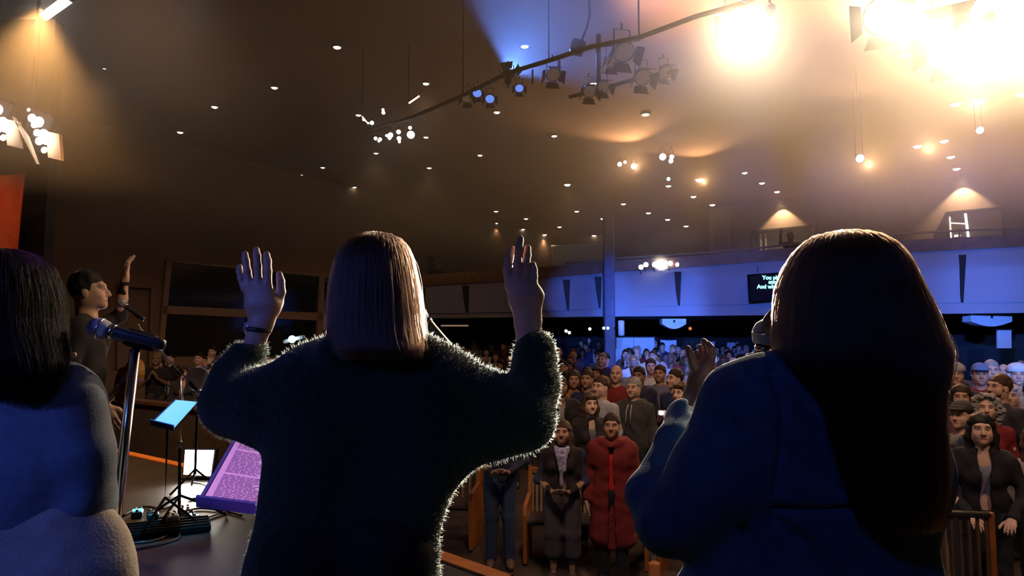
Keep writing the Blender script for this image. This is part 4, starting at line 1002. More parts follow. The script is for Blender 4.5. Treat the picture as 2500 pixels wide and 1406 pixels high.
named(1441, 958, 7.95, True, 'down', 'fair', 'tee', (.17, .16, .19), 'bob', 'brown', 'woman with a brown fringe and dark cardigan over a grey top behind the red coat', over='jacket', overc=(.022, .016, .018), face=.25)
named(1466, 917, 8.6, False, 'down', 'fair', 'shirt', (.40, .40, .46), 'crop', 'brown', 'man in a pale grey collared shirt with receding hair, turned to the side', face=-.75)
hood = named(1546, 920, 8.7, False, 'down', 'light', 'hoodie', (.050, .047, .046), 'short', 'grey', 'grey haired man in a charcoal hoodie with pale drawstrings', face=-.45)
for sx in (-.024, .022):
    mb = MB(); mb.tube([(sx, -.105, 1.44), (sx * 1.25, -.150, 1.36), (sx * 1.3, -.168, 1.22)], .006, 6); o = link('drawstring', mb.mesh('drawstring'), mat('cord_pale', (.6, .55, .48), .8), hood)
named(1369, 917, 8.9, False, 'down', 'brown', 'tee', (.30, .29, .31), 'short', 'black', 'dark haired man in a black blazer over a light t shirt beside the green sleeve', over='jacket', overc=(.018, .013, .014), face=.1)
named(1401, 903, 9.9, True, 'clasp', 'tan', 'shirt', (.46, .22, .06), 'long', 'dark', 'woman in an ochre yellow jacket behind the man in the black blazer', over='jacket', overc=(.40, .18, .045))
named(1433, 901, 9.7, False, 'down', 'tan', 'shirt', nav, 'short', 'dark', 'man with a dark navy shirt between the ochre jacket and the pale shirt', face=-.3)
named(1504, 889, 10.1, False, 'down', 'light', 'shirt', (.20, .018, .014), None, 'grey', 'balding man in a maroon shirt behind the pale shirted man', face=-.2)
named(1559, 894, 10.0, False, 'down', 'brown', 'tee', (.35, .36, .45), 'crop', 'black', 'man in a dark navy suit jacket behind the charcoal hoodie', over='jacket', overc=(.015, .018, .045), face=-.4)
named(1589, 874, 11.6, False, 'down', 'light', 'shirt', (.62, .60, .66), 'crop', 'dark', 'tall man in a bright white sweater in the middle rows')
named(1610, 890, 10.7, False, 'down', 'tan', 'shirt', (.14, .13, .22), 'short', 'dark', 'man in a muted plaid shirt left of the navy shirted man', face=-.3)
named(1645, 898, 9.2, False, 'down', 'light', 'shirt', (.022, .032, .10), 'crop', 'dark', 'short haired man in a dark blue shirt seen in half profile', face=-.9)
cam_girl = named(1662, 932, 8.2, True, 'phone', 'fair', 'shirt', (.05, .035, .04), 'bob', 'brown', 'young person holding up a small lit device by the raised hand', face=-.75)
named(1216, 914, 9.3, False, 'down', 'light', 'shirt', (.10, .07, .06), 'crop', 'grey', 'grey haired man just behind the green sweater shoulder', face=-.3)
named(1243, 893, 10.6, False, 'down', 'light', 'shirt', (.06, .13, .55), 'short', 'dark', 'man in glasses and a blue shirt near the raised right arm')
named(1190, 893, 11.3, True, 'down', 'fair', 'shirt', (.05, .04, .04), 'long', 'brown', 'woman with long brown hair left of the man in the blue shirt')
rail_w = named(2394, 1007, 5.75, True, 'rest', 'fair', 'tee', (.24, .24, .32), 'long', 'black', 'woman with long black hair and a dark jacket leaning on the railing', over='jacket', overc=(.012, .011, .016), face=.0)
named(2407, 962, 6.85, True, 'down', 'fair', 'shirt', (.20, .014, .018), 'curly', 'grey', 'woman with curly grey hair and a deep red sweater looking up', face=-.1)
named(2436, 912, 7.4, False, 'down', 'light', 'shirt', (.040, .034, .042), 'crop', 'brown', 'bearded man in a dark grey sweater turned to the side', face=-.95, beard=(.09, .045, .025))
named(2344, 977, 6.5, False, 'down', 'light', 'shirt', (.018, .015, .018), 'crop', 'dark', 'person in a dark flat cap smiling beside the long black hair', hat='cap', hatc=(.045, .036, .032), face=-.6)
named(2345, 938, 7.4, True, 'down', 'tan', 'shirt', (.10, .02, .02), 'long', 'dark', 'woman with long dark hair behind the person in the cap', face=-.1)
named(2330, 884, 8.6, False, 'down', 'light', 'shirt', (.05, .05, .08), 'crop', 'grey', 'man in a pale knit hat at the edge of the dark hair', hat='beanie', hatc=(.40, .42, .48))
named(2392, 886, 8.8, False, 'down', 'light', 'shirt', (.20, .02, .02), 'crop', 'dark', 'man in a blue cap and dull red shirt right of the knit hat', hat='cap', hatc=(.10, .2, .5))
named(2420, 878, 9.4, False, 'down', 'light', 'shirt', (.05, .05, .10), 'short', 'grey', 'man with glasses behind the bearded man')
named(2482, 886, 8.7, True, 'down', 'light', 'shirt', (.03, .03, .06), 'bob', 'white', 'person in a pale cap at the right edge of the picture', hat='beanie', hatc=(.55, .60, .66))
named(2470, 938, 7.9, True, 'down', 'fair', 'shirt', (.55, .55, .60), 'bob', 'white', 'white haired woman in a white top at the right', face=-.4)
named(2522, 925, 7.25, False, 'down', 'light', 'shirt', (.04, .04, .06), 'short', 'dark', 'dark haired man cut by the right edge of the picture')
named(2528, 1035, 5.9, True, 'down', 'fair', 'shirt', (.36, .32, .36), 'long', 'brown', 'person in a pale striped shirt cut by the right edge beside the railing woman')
# the lit device and the paper sign that two of them hold
p = cam_girl.matrix_basis @ Vector((.0, -.335, 1.43))
dv = empty('pocket_camera', p); tag(dv, 'small silver pocket camera glowing white in raised hands', 'camera')
mb = MB(); mb.box(p, (.095, .03, .06), bev=.008); mb.build('body', m_white, dv)
mb = MB(); mb.lathe([(.022, 0), (.022, .02), (.016, .022), (.002, .022)], p + Vector((-.01, -.016, 0)), R=rot_to((0, -1, 0)), n=14); mb.build('flash', emit('flash_white', (1, .95, 1), 5), dv)
sg_ = empty('paper_sheet', P(2336, 1075, 6.0)); tag(sg_, 'folded printed sheet held up beside the dark haired singer', 'paper')
q = [P(2308, 1082, 6.0), P(2340, 1088, 6.05), P(2350, 1066, 6.05), P(2312, 1055, 6.0)]; mb = MB(); mb.hexa(q + [v + Vector((0, .004, 0)) for v in q]); mb.build('page', mat('paper', (.62, .58, .52), .8), sg_)
q = [P(2336, 1086, 6.04), P(2347, 1087, 6.04), P(2349, 1068, 6.04), P(2342, 1066, 6.04)]; mb = MB(); mb.hexa([v - Vector((0, .006, 0)) for v in q] + [v - Vector((0, .002, 0)) for v in q]); mb.build('printed_block', mat('print_blue', (.1, .16, .3), .8), sg_)
# the rest of the hall, row by row
COLS = {'black': (.016, .015, .018), 'charcoal': (.045, .043, .047), 'navy': (.018, .026, .08), 'white': (.62, .62, .66), 'grey': (.22, .21, .23), 'maroon': (.17, .02, .02), 'blue': (.05, .10, .42), 'pale blue': (.30, .40, .62), 'tan': (.30, .20, .12), 'green': (.04, .09, .05), 'olive': (.12, .10, .04), 'red': (.38, .03, .03), 'cream': (.55, .48, .36)}
CW = list(COLS) + ['black', 'charcoal', 'navy', 'black', 'white', 'pale blue', 'white', 'grey', 'charcoal']
rowname = ['third', 'fourth', 'fifth', 'sixth', 'seventh', 'eighth', 'ninth', 'tenth', 'eleventh', 'twelfth', 'thirteenth', 'fourteenth', 'fifteenth', 'sixteenth', 'seventeenth', 'eighteenth', 'nineteenth', 'twentieth']
used_labels = defaultdict(int); crowd = []
def fill(px0, px1, R0, R1, dR, gap, region, prob=1.0):
    R = R0; ri = 0
    while R < R1:
        a0 = math.atan((px0 - 1250) / F); a1 = math.atan((px1 - 1250) / F); a = a0 + random.uniform(0, gap) / R; seat = 0
        while a < a1:
            x, y = R * math.sin(a), R * math.cos(a); jx = x + random.uniform(-.08, .08); jy = y + random.uniform(-.14, .14)
            a += gap * random.uniform(.85, 1.25) / R; seat += 1
            if any((jx - u) ** 2 + (jy - v) ** 2 < .30 for u, v in taken_xy): continue
            if random.random() > prob: continue
            crowd.append((jx, jy, R, ri, seat, region)); taken_xy.append((jx, jy))
        R += dR; ri += 1
fill(1100, 1905, 10.9, 26.2, 1.02, .66, 'centre block', .90)
fill(2290, 2540, 9.6, 17.0, 1.1, .72, 'right block', .95)
fill(385, 575, 14.5, 19.6, 1.3, .85, 'left block', .85)
crowd = [c for c in crowd if not (c[5] == 'left block' and c[0] < lx(c[1]) + 1.2) and not (abs(c[0] - c0.x) < .5 and abs(c[1] - c0.y) < .5)]
def where(c):
    x, y = c[0], c[1]; px = 1250 + F * x / y
    if c[5] == 'left block': return 'in the left seats by the dark window'
    if c[5] == 'right block': return 'in the right seats beyond the dark haired singer'
    b = 'left of the raised right hand' if px < 1240 else 'between the raised hand and the column' if px < 1470 else 'in front of the column' if px < 1510 else 'in front of the pale doors' if px < 1600 else 'near the hanging loudspeaker' if px < 1690 else 'behind the clapping hand'
    return b
for (x, y, R, ri, seat, region) in crowd:
    fem = random.random() < .5
    cn = random.choice(CW); hcn = random.choices(list(HC), (3, 4, 4, 2, 2, 1))[0]; sk = random.choices(list(SK), (4, 5, 3, 2, 1))[0]
    pose = random.choices(('down', 'clasp', 'clap', 'raise', 'both'), (6, 4, 2, .9, .4))[0] if not fem else random.choices(('down', 'clasp', 'clap', 'both'), (5, 5, 2, .6))[0]
    hair = random.choice(('long', 'bob', 'long', 'curly')) if fem else random.choices(('short', 'crop', 'quiff', None), (3, 4, 2, 1))[0]
    kind = random.choice(('shirt', 'shirt', 'tee', 'hoodie')) if random.random() < .72 else 'jacket'
    pw = {'down': 'arms down', 'clasp': 'hands folded', 'clap': 'hands together', 'raise': 'one hand raised', 'both': 'both hands raised'}[pose]
    hw = 'bald' if hair is None else (hcn + ' ' + {'long': 'long', 'bob': 'chin length', 'curly': 'curly', 'short': 'short', 'crop': 'cropped', 'quiff': 'swept up'}[hair] + ' hair')
    who = 'woman' if fem else 'man'
    lab = '%s with %s, %s %s, %s, %s row %s' % (who, hw, cn, {'tee': 't shirt'}.get(kind, kind), pw, 'row' and rowname[min(ri, 17)], where((x, y, R, ri, seat, region))) if hair else 'bald man, %s %s, %s, %s row %s' % (cn, {'tee': 't shirt'}.get(kind, kind), pw, rowname[min(ri, 17)], where((x, y, R, ri, seat, region)))
    lab = lab.replace(', arms down', '').replace('row row', 'row')
    used_labels[lab] += 1
    if used_labels[lab] > 1: lab = lab.replace(' row ', ' row, further along, ')
    w = lab.split()
    if len(w) > 16: lab = lab.replace(' with', '').replace(' the ', ' ').replace('hands folded', 'folded hands').replace(' a ', ' ')
    if len(lab.split()) > 16: lab = lab.replace(' hair', '').replace('chin length', 'bobbed').replace('swept up', 'swept')
    if len(lab.split()) > 16: lab = ' '.join(lab.split()[:16])
    kw = dict(over='jacket', overc=COLS[cn]) if kind == 'jacket' else {}
    px = 1250 + F * x / y
    person(x, y, zfloor(x, y), -math.atan2(x, y) * .8 + random.uniform(-.35, .35) - .12, random.uniform(1.58, 1.70) if fem else random.uniform(1.68, 1.84), fem, pose, SK[sk], 'tee' if kind == 'jacket' else kind, COLS[cn] if not kw else COLS[random.choice(('white', 'grey', 'pale blue'))], hair, HC[hcn], label=lab, group='standing congregation, ' + region, legc=random.choice(((.02, .022, .03), (.03, .045, .10), (.05, .045, .04))), detail=R < 12, **kw)

# ------------------------------------------------------------------ front rails and pew ends
def slat_rail(a, b, h, label, n, z=0.0, post=(.045, .045), slatw=.022, posts=(True, True)):
    """railing between two plan points: posts, top rail, bottom rail and upright slats"""
    a = Vector((*a, z)); b = Vector((*b, z)); d = (b - a); L = d.length; d.normalize(); R = Matrix.Rotation(math.atan2(d.y, d.x), 3, 'Z')
    t = empty('slatted_rail', (a + b) / 2); tag(t, label, 'railing')
    for p, on in ((a, posts[0]), (b, posts[1])):
        if on: MB().box(p + Vector((0, 0, h / 2)), (post[0], post[1], h), R, .006).build('post', m_orange, t)
    MB().box((a + b) / 2 + Vector((0, 0, h - .02)), (L, .05, .04), R, .008).build('top_rail', m_dark, t)
    MB().box((a + b) / 2 + Vector((0, 0, .10)), (L, .04, .05), R, .006).build('bottom_rail', m_orange, t)
    for k in range(n):
        p = a + d * L * (k + .5) / n
        MB().box(p + Vector((0, 0, (h + .08) / 2)), (slatw, .02, h - .14), R, .003).build('slat', mat('slat_brown', (.14, .085, .05), .6), t)
    return t
p0 = P(2345, 1245, 5.25); p1 = P(2417, 1250, 5.2)
slat_rail((p0.x - .35, p0.y + .02), (p1.x, p1.y), p1.z, 'slatted wooden rail with an orange end post under the resting hands', 9)
def pew(a, b, label, n=0, h=.86):
    """pew seen from the front: seat, back of upright slats, two oak ends"""
    a = Vector((*a, zfloor(*a))); b = Vector((*b, zfloor(*b))); d = (b - a); d.z = 0; L = d.length; d.normalize(); R = Matrix.Rotation(math.atan2(d.y, d.x), 3, 'Z'); back = Vector((-d.y, d.x, 0)); back = back if back.y > 0 else -back
    z = Vector((0, 0, 1)); t = empty('pew', (a + b) / 2); tag(t, label, 'pew', 'oak pews of the congregation')
    MB().box((a + b) / 2 + z * .42 , (L, .42, .06), R, .02).build('seat', mat('pew_cushion', (.05, .03, .03), .9), t)
    MB().box((a + b) / 2 + back * .23 + z * (h - .03), (L, .045, .07), R, .01).build('top_rail', m_orange, t)
    for k in range(n):
        p = a + d * L * (k + .5) / n; MB().box(p + back * .22 + z * .62, (.028, .022, .42), R, .004).build('slat', mat('slat_pale', (.34, .24, .16), .6), t)
    for p in (a, b):
        mb = MB(); prof = [(-.24, 0), (.26, 0), (.30, h), (.20, h + .02), (.14, .66), (-.22, .60), (-.26, .50)]
        mb.prism([p - d * .02 + back * u + z * v for u, v in prof], d * .04); mb.build('end_panel', m_orange, t)
pew((P(1060, 0, 7.9).x, 8.15), (P(1165, 0, 7.9).x, 8.05), 'oak pew end beside the person in jeans', 6)
pew((P(1287, 0, 7.75).x, 7.75), (P(1560, 0, 7.5).x, 7.55), 'oak pew with pale slats behind the vest woman and red coat', 26, .92)
pew((P(1590, 0, 7.5).x, 7.35), (P(1880, 0, 7).x, 6.85), 'oak pew behind the navy jacket elbow', 10)
tx = empty('tote_bag', P(1597, 1385, 7.1)); tag(tx, 'small orange bag on the floor under the navy elbow', 'bag')
p = P(1597, 1385, 7.1); p.z = 0; MB().box(p + Vector((0, 0, .09)), (.12, .08, .18), None, .02).build('pouch', mat('bag_orange', (.55, .2, .05), .8), tx); MB().tube([p + Vector((-.04, 0, .17)), p + Vector((-.03, 0, .25)), p + Vector((.03, 0, .25)), p + Vector((.04, 0, .17))], .008, 6).build('strap', m_dark, tx)
# low wall in front of the left seats
lwz = empty('low_wall', (-6, 12.2, 0))
q = [P(318, 0, 12.0), P(600, 0, 10.2)]; a = Vector((q[0].x - 1.5, 12.6, 0)); b = Vector((q[1].x + .4, 10.0, 0))
mb = MB(); n_ = Vector((.4, .9, 0)) * .12; mb.hexa([a, b, b + n_, a + n_, a + Vector((0, 0, 1.40)), b + Vector((0, 0, 1.30)), b + n_ + Vector((0, 0, 1.30)), a + n_ + Vector((0, 0, 1.40))]); mb.build('body', mat('low_wall_brown', (.10, .068, .045), .8), lwz)
mb = MB(); u = Vector((0, 0, 1.40)); v = Vector((0, 0, 1.30)); w_ = n_ * .5; e = Vector((0, 0, .05)); mb.hexa([a + u - w_, b + v - w_, b + v + n_ + w_, a + u + n_ + w_, a + u - w_ + e, b + v - w_ + e, b + v + n_ + w_ + e, a + u + n_ + w_ + e]); mb.build('capping', m_wood, lwz); tag(lwz, 'low brown wall with a wooden cap in front of the left seats', 'low wall')
# people up in the balcony
def silhouette(px, top, Y, h, pose, label, fem=False, face=0, zb_=None):
    p = P(px, top, Y); person(p.x, p.y, p.z - h, face, h, fem, pose, SK['dark'], 'shirt', (.03, .03, .045), 'crop', HC['black'], label=label)
silhouette(1930, 567, 19.9, 1.72, 'raise', 'man standing dark on the balcony with one arm stretched up')
structure(MB().prism([Vector((p.x, p.y + .3, zb + .22)) for p in slab] + [Vector((19, 19.5, zb + .22)), Vector((8.6, 30, zb + .22)), Vector((2.3, 32.8, zb + .22)), Vector((-4.0, 25.4, zb + .22))], (0, 0, .1)).build('floor_balcony', m_floor), 'balcony floor')
silhouette(1070, 626, 23.2, 1.70, 'clap', 'camera operator standing dark at the left end of the balcony')
t = empty('tripod_camera', P(1052, 668, 23.0)); tag(t, 'video camera on a tripod at the left end of the balcony', 'video camera')
p = P(1050, 632, 23.0); MB().box(p, (.18, .34, .16), None, .02).build('body', m_black, t); MB().lathe([(.05, 0), (.06, .12), (.055, .13)], p + Vector((0, -.17, 0)), R=rot_to((0, -1, 0)), n=12).build('lens', m_glass, t)
for k in range(3): MB().tube([p - Vector((0, 0, .08)), (p.x + .35 * math.cos(k * 2.1), p.y + .35 * math.sin(k * 2.1), zb + .3)], .018, 6).build('leg', m_black, t)
# ------------------------------------------------------------------ things on the stage
m_grille = mat('mic_grille', (.50, .50, .56), .5, .25, var=.25, scale=300, bump=.6)
m_micb = mat('mic_body', (.06, .06, .066), .3, .3)
def mic(name, head, tail, rb, rh, label, band=True, Yh=None):
    """hand microphone: ball grille, collar, tapered body, switch"""
    head = Vector(head); tail = Vector(tail); d = (tail - head); L = d.length; d.normalize(); R = rot_to(d)
    t = empty(name, tail); tag(t, label, 'microphone')
    MB().lathe([(rb * .02, -rb), (rb * .5, -rb * .87), (rb * .87, -rb * .5), (rb, 0), (rb * .98, rb * .25), (rb * .85, rb * .75), (rb * .72, rb * .95)], head, R=R, n=22).build('grille', m_grille, t)
    MB().lathe([(rb * 1.0, rb * .12), (rb * 1.04, rb * .2), (rb * 1.0, rb * .3)], head, R=R, n=22).build('collar', m_chrome, t)
    b0 = rb * .95
    MB().lathe([(rh * 1.12, b0), (rh * 1.08, b0 + .012), (rh, b0 + .03), (rh * .86, L - .012), (rh * .7, L)], head, R=R, n=20).build('handle', m_micb, t); hd = t.children[-1] if False else [c for c in bpy.data.objects if c.parent == t and c.name.startswith('handle')][0]
    if band: MB().lathe([(rh * 1.16, b0 + .004), (rh * 1.18, b0 + .008), (rh * 1.14, b0 + .013)], head, R=R, n=20).build('ring', m_chrome, hd)
    MB().box(head + d * (b0 + L * .35) + R @ Vector((0, -rh * .98, 0)), (.008, .006, .018), R, .002).build('switch', m_chrome, hd)
    return t
def stand(name, top, base, label, r=.012, tripod=False, spread=.30, h0=ST):
    t = empty(name, base); tag(t, label, 'microphone stand' if 'mic' in name else 'music stand'); top = Vector(top); base = Vector(base); mid = base + (top - base) * .52
    MB().tube([base + Vector((0, 0, .02)), mid], r * 1.35, 12).build('lower_tube', m_black, t); MB().tube([mid, top], r, 12).build('upper_tube', m_black if r > .011 else m_chrome, t)
    MB().lathe([(r * 1.4, -.03), (r * 2.1, -.025), (r * 2.1, .025), (r * 1.3, .035)], mid, R=rot_to(top - base), n=14).build('clutch', m_chrome if tripod else m_black, t)
    if tripod:
        for k in range(3):
            a = k * 2.094 + .5; MB().tube([base + Vector((0, 0, .20)), base + Vector((math.cos(a) * spread * .55, math.sin(a) * spread * .55, .11)), base + Vector((math.cos(a) * spread, math.sin(a) * spread, .012))], .010, 8).build('leg', m_black, t)
    else: MB().lathe([(.13, .0), (.13, .012), (.11, .022), (.03, .03), (.02, .05)], base, n=28).build('base', m_black, t)
    return t
Y = 1.55
mic('microphone', P(240, 802, Y), P(402, 843, Y + .02), M(27, Y), M(17, Y), 'large microphone with a blue lit grille in front of the left singer')
tp = P(330, 852, Y + .02); bs = Vector((P(285, 1240, Y).x - .10, Y + .05, ST))
s1 = stand('mic_stand', tp, bs, 'straight black microphone stand nearest on the left', .011)
MB().lathe([(.019, -.028), (.021, -.02), (.020, .03), (.018, .036)], P(340, 829, Y + .02), R=rot_to(P(402, 843, Y + .02) - P(240, 802, Y)), n=16).build('clip', m_black, s1)
MB().tube([P(340, 840, Y + .02), tp], .010, 8).build('swivel', m_black, s1)
Y = 5.0
mic('microphone', P(297, 740, Y), P(352, 780, Y), M(10.5, Y), M(6, Y), 'small microphone in front of the man in black')
bs = Vector((P(438, 1250, 5.5).x, 5.5, ST)); tp = P(441, 908, 5.3)
s2 = stand('mic_stand', tp, bs, 'tripod microphone stand with a long slanting boom', .0085, True, .34)
MB().tube([P(338, 792, 5.0), P(341, 801, 5.02), P(485, 957, 5.4)], [.007, .007, .006], 8).build('boom', m_chrome, s2)
MB().tube([P(462, 932, 5.34), P(487, 959, 5.41)], .014, 10).build('counterweight', m_black, s2); MB().sphere(tp, .026, 10, 7).build('swivel', m_black, s2)
MB().lathe([(.014, -.025), (.016, .02), (.013, .026)], P(336, 770, 5.0), R=rot_to(P(352, 780, Y) - P(297, 740, Y)), n=12).build('clip', m_black, s2)
# sheet music on two stands
m_paper = mat('sheet_paper', (.82, .80, .80), .8, var=.02)
m_ink = mat('ink', (.05, .045, .06), .8)
def sheet(c, label_p, label_s, pole_base, lines, desk=True):
    tl, tr, br, bl = c; n = (tr - tl).cross(bl - tl).normalized(); eye = Vector((0, 0, CZ)); ray = br - eye; br = eye + ray * ((tl - eye).dot(n) / ray.dot(n))
    if n.y > 0: n = -n
    t = empty('music_stand', pole_base); tag(t, label_s, 'music stand'); mid = (tl + tr + bl + br) / 4
    ex = lambda u, v, o: tl + (tr - tl) * u + ((bl + (br - bl) * u) - (tl + (tr - tl) * u)) * v + n * o
    MB().hexa([ex(-.03, 1.0, -.004), ex(1.03, 1.0, -.004), ex(1.03, -.02, -.004), ex(-.03, -.02, -.004), ex(-.03, 1.0, -.012), ex(1.03, 1.0, -.012), ex(1.03, -.02, -.012), ex(-.03, -.02, -.012)]).build('desk', m_black, t)
    MB().hexa([ex(-.04, 1.005, -.012), ex(1.04, 1.005, -.012), ex(1.04, 1.03, -.012), ex(-.04, 1.03, -.012), ex(-.04, 1.005, .03), ex(1.04, 1.005, .03), ex(1.04, 1.03, .03), ex(-.04, 1.03, .03)]).build('lip', mat('stand_lip_lit_blue', (.06, .09, .30), .5), t)  # lip and desk edge coloured blue, standing in for blue light on them
    MB().hexa([ex(-.045, 1.0, -.01), ex(-.012, 1.0, -.01), ex(-.012, -.02, -.01), ex(-.045, -.02, -.01), ex(-.045, 1.0, .003), ex(-.012, 1.0, .003), ex(-.012, -.02, .003), ex(-.045, -.02, .003)]).build('desk_edge', mat('stand_lip_lit_blue', (0, 0, 0)), t)
    MB().tube([mid - n * .012, Vector((pole_base.x, pole_base.y, mid.z - .16)), pole_base + Vector((0, 0, .2))], [.010, .010, .013], 10).build('pole', m_black, t)
    for k in range(3): a = k * 2.1 + .3; MB().tube([pole_base + Vector((0, 0, .25)), pole_base + Vector((math.cos(a) * .28, math.sin(a) * .28, .012))], .009, 8).build('leg', m_black, t)
    p = empty('sheet_music', bl); tag(p, label_p, 'sheet music')
    MB().hexa([ex(0, 1, 0), ex(1, 1, 0), ex(1, 0, 0), ex(0, 0, 0), ex(0, 1, -.0025), ex(1, 1, -.0025), ex(1, 0, -.0025), ex(0, 0, -.0025)]).build('page', m_paper, p)
    if lines:
        mb = MB(); v = .06; rr = random.Random(4)
        while v < .95:
            if rr.random() < .14: v += .025; continue
            u1 = rr.uniform(.35, .93); u = .07
            while u < u1:
                w = min(rr.uniform(.03, .10), u1 - u)
                if w > .01: mb.hexa([ex(u, v + .006, .0006), ex(u + w, v + .006, .0006), ex(u + w, v, .0006), ex(u, v, .0006), ex(u, v + .006, .0001), ex(u + w, v + .006, .0001), ex(u + w, v, .0001), ex(u, v, .0001)])
                u += w + .012
            v += .0185
        o = mb.build('printed_lines', m_ink, p); o['kind'] = 'stuff'
sheet([P(585, 1060, 2.75), P(745, 1092, 2.72), P(742, 1258, 2.32), P(492, 1226, 2.36)], 'large violet lit song sheet in rows of small print on a music stand', 'music stand holding the violet lit song sheet', Vector((P(640, 1200, 2.75).x, 2.85, ST)), True)
sheet([P(430, 976, 5.0), P(482, 981, 5.0), P(424, 1046, 4.7), P(371, 1033, 4.7)], 'cyan lit sheet on the music stand beside the slanting boom', 'slim music stand holding the cyan lit sheet', Vector((P(402, 1245, 5.2).x, 5.2, ST)), False)
# floor flood lamp
Y = 7.05; fl = empty('floor_flood_lamp', (P(485, 1165, Y).x, Y, ST)); tag(fl, 'square white flood lamp glaring on the stage floor', 'flood lamp')
q = [P(448, 1158, Y), P(512, 1162, Y), P(521, 1100, Y + .05), P(452, 1099, Y + .05)]
MB().hexa(q + [p + Vector((0, .02, 0)) for p in q]).build('panel', emit('flood_white', (1, .93, .85), 14), fl)
e = lambda p, s: p + (p - P(484, 1130, Y)) * s
q2 = [e(p, .10) + Vector((0, .021, 0)) for p in q]; MB().hexa(q2 + [p + Vector((0, .09, 0)) for p in q2]).build('housing', m_black, fl)
for sx in (440, 522): MB().tube([P(sx, 1130, Y + .06), Vector((P(sx, 1165, Y + .06).x, Y + .06, ST + .01)), Vector((P(485, 1165, Y + .06).x, Y + .12, ST + .01))], .010, 6).build('bracket', m_black, fl)
area('flood_beam', P(484, 1128, Y - .03), P(484, 1080, Y - 2), 16, (1, .9, .78), .3, .3)
# pedal board, pedals, cables
def onstage(px, py):
    Y_ = 5.0
    for _ in range(30): Y_ += (P(px, py, Y_).z - ST) * 3
    p = P(px, py, Y_); p.z = ST; return p
pb = empty('pedal_board', onstage(400, 1310)); tag(pb, 'flat black pedal board at the feet of the man in black', 'pedal board')
c = onstage(400, 1300); Rb = Matrix.Rotation(.45, 3, 'Z'); MB().box(c + Vector((0, 0, .03)), (.62, .30, .05), Rb, .01).build('deck', m_black, pb)
for k in range(4): MB().tube([c + Rb @ Vector((-.3, -.12 + k * .08, .06)), c + Rb @ Vector((.3, -.12 + k * .08, .06))], .007, 6).build('bar', m_black, pb)
for i, (px, py, col, lab) in enumerate(((335, 1262, (.05, .10, .25), 'small effect pedal with a bright cyan display'), (372, 1285, (.10, .10, .11), 'dark effect pedal second on the board'), (420, 1290, (.35, .34, .33), 'silver effect pedal in the middle of the board'), (455, 1255, (.4, .38, .35), 'silver effect pedal by the tripod foot'), (470, 1272, (.07, .06, .06), 'black effect pedal at the right of the board'))):
    p = onstage(px, py); p.z += .055 if 350 < px < 440 else .0; t = empty('effect_pedal', p); tag(t, lab, 'effect pedal', 'effect pedals on the stage')
    R = Matrix.Rotation(.4 + i * .1, 3, 'Z'); MB().box(p + Vector((0, 0, .025)), (.08, .13, .05), R, .008).build('case', mat('pedal_%d' % i, col, .3, .6), t)
    for sx in (-.02, .02): MB().lathe([(.010, 0), (.009, .016), (.004, .018)], p + R @ Vector((sx, .04, .05)), n=10).build('knob', m_chrome, t)
    MB().lathe([(.012, 0), (.012, .012), (.008, .016)], p + R @ Vector((0, -.035, .05)), n=10).build('footswitch', m_chrome, t)
    if i == 0: MB().box(p + R @ Vector((0, .0, .056)), (.07, .05, .008), R).build('display', emit('pedal_cyan', (.15, .7, 1), 2.0), t)
for i, (pts, lab) in enumerate((([(300, 1332), (380, 1322), (450, 1290), (520, 1262), (560, 1250)], 'long cable curving along the front of the pedals'), ([(310, 1300), (360, 1275), (420, 1262), (480, 1245), (545, 1250), (590, 1262)], 'cable running behind the pedals to the song sheet'), ([(300, 1262), (350, 1240), (400, 1245), (430, 1225)], 'short cable behind the cyan pedal'), ([(330, 1345), (400, 1330), (440, 1312), (400, 1298)], 'cable loop in front of the pedal board'), ([(460, 1222), (500, 1215), (520, 1200), (500, 1185), (470, 1180)], 'coil of cable under the flood lamp'))):
    P3 = [onstage(*q) + Vector((0, 0, .011)) for q in pts]; sm = []
    for k in range(len(P3) - 1):
        a = P3[max(k - 1, 0)]; b = P3[k]; c_ = P3[k + 1]; d = P3[min(k + 2, len(P3) - 1)]
        for j in range(6):
            u = j / 6; sm.append(.5 * ((2 * b) + (c_ - a) * u + (2 * a - 5 * b + 4 * c_ - d) * u * u + (3 * b - a - 3 * c_ + d) * u ** 3))
    sm.append(P3[-1]); o = MB().tube(sm, .009, 7).build('cable', mat('cable_black', (.03, .028, .028), .35), loc=P3[0]); tag(o, lab, 'cable')
# amber guitar worn by the man
gp = P(318, 926, 4.93); gt = empty('guitar', gp); tag(gt, 'amber guitar hanging in front of the man in black', 'guitar')
out = []
for k in range(40):
    a = 2 * math.pi * k / 40; r = .155 + .035 * math.cos(2 * a) - .02 * math.cos(a) ; r *= 1 - .16 * math.exp(-((math.sin(a) ** 2 - 1) / .12) ** 2) ; out.append((r * math.cos(a) * 1.25, r * math.sin(a)))
ga = Matrix.Rotation(-.75, 3, 'Z') @ Matrix.Rotation(-.45, 3, 'Y')
m_amber = mat('amber_lacquer', (.55, .13, .015), .15, var=.3, scale=5)
MB().prism([gp + ga @ Vector((u, -.025, v)) for u, v in out], ga @ Vector((0, .05, 0))).build('body', m_amber, gt)
MB().prism([gp + ga @ Vector((u * .45 + .02, -.030, v * .3)) for u, v in out], ga @ Vector((0, .006, 0))).build('pickguard', m_black, gt)
MB().box(gp + ga @ Vector((-.42, -.03, 0)), (.55, .025, .05), ga, .006).build('neck', mat('neck_maple', (.35, .2, .1), .4), gt)
MB().box(gp + ga @ Vector((-.74, -.03, .0)), (.14, .018, .08), ga, .006).build('headstock', m_black, gt)
MB().box(gp + ga @ Vector((.09, -.035, 0)), (.03, .012, .09), ga).build('bridge', m_chrome, gt)
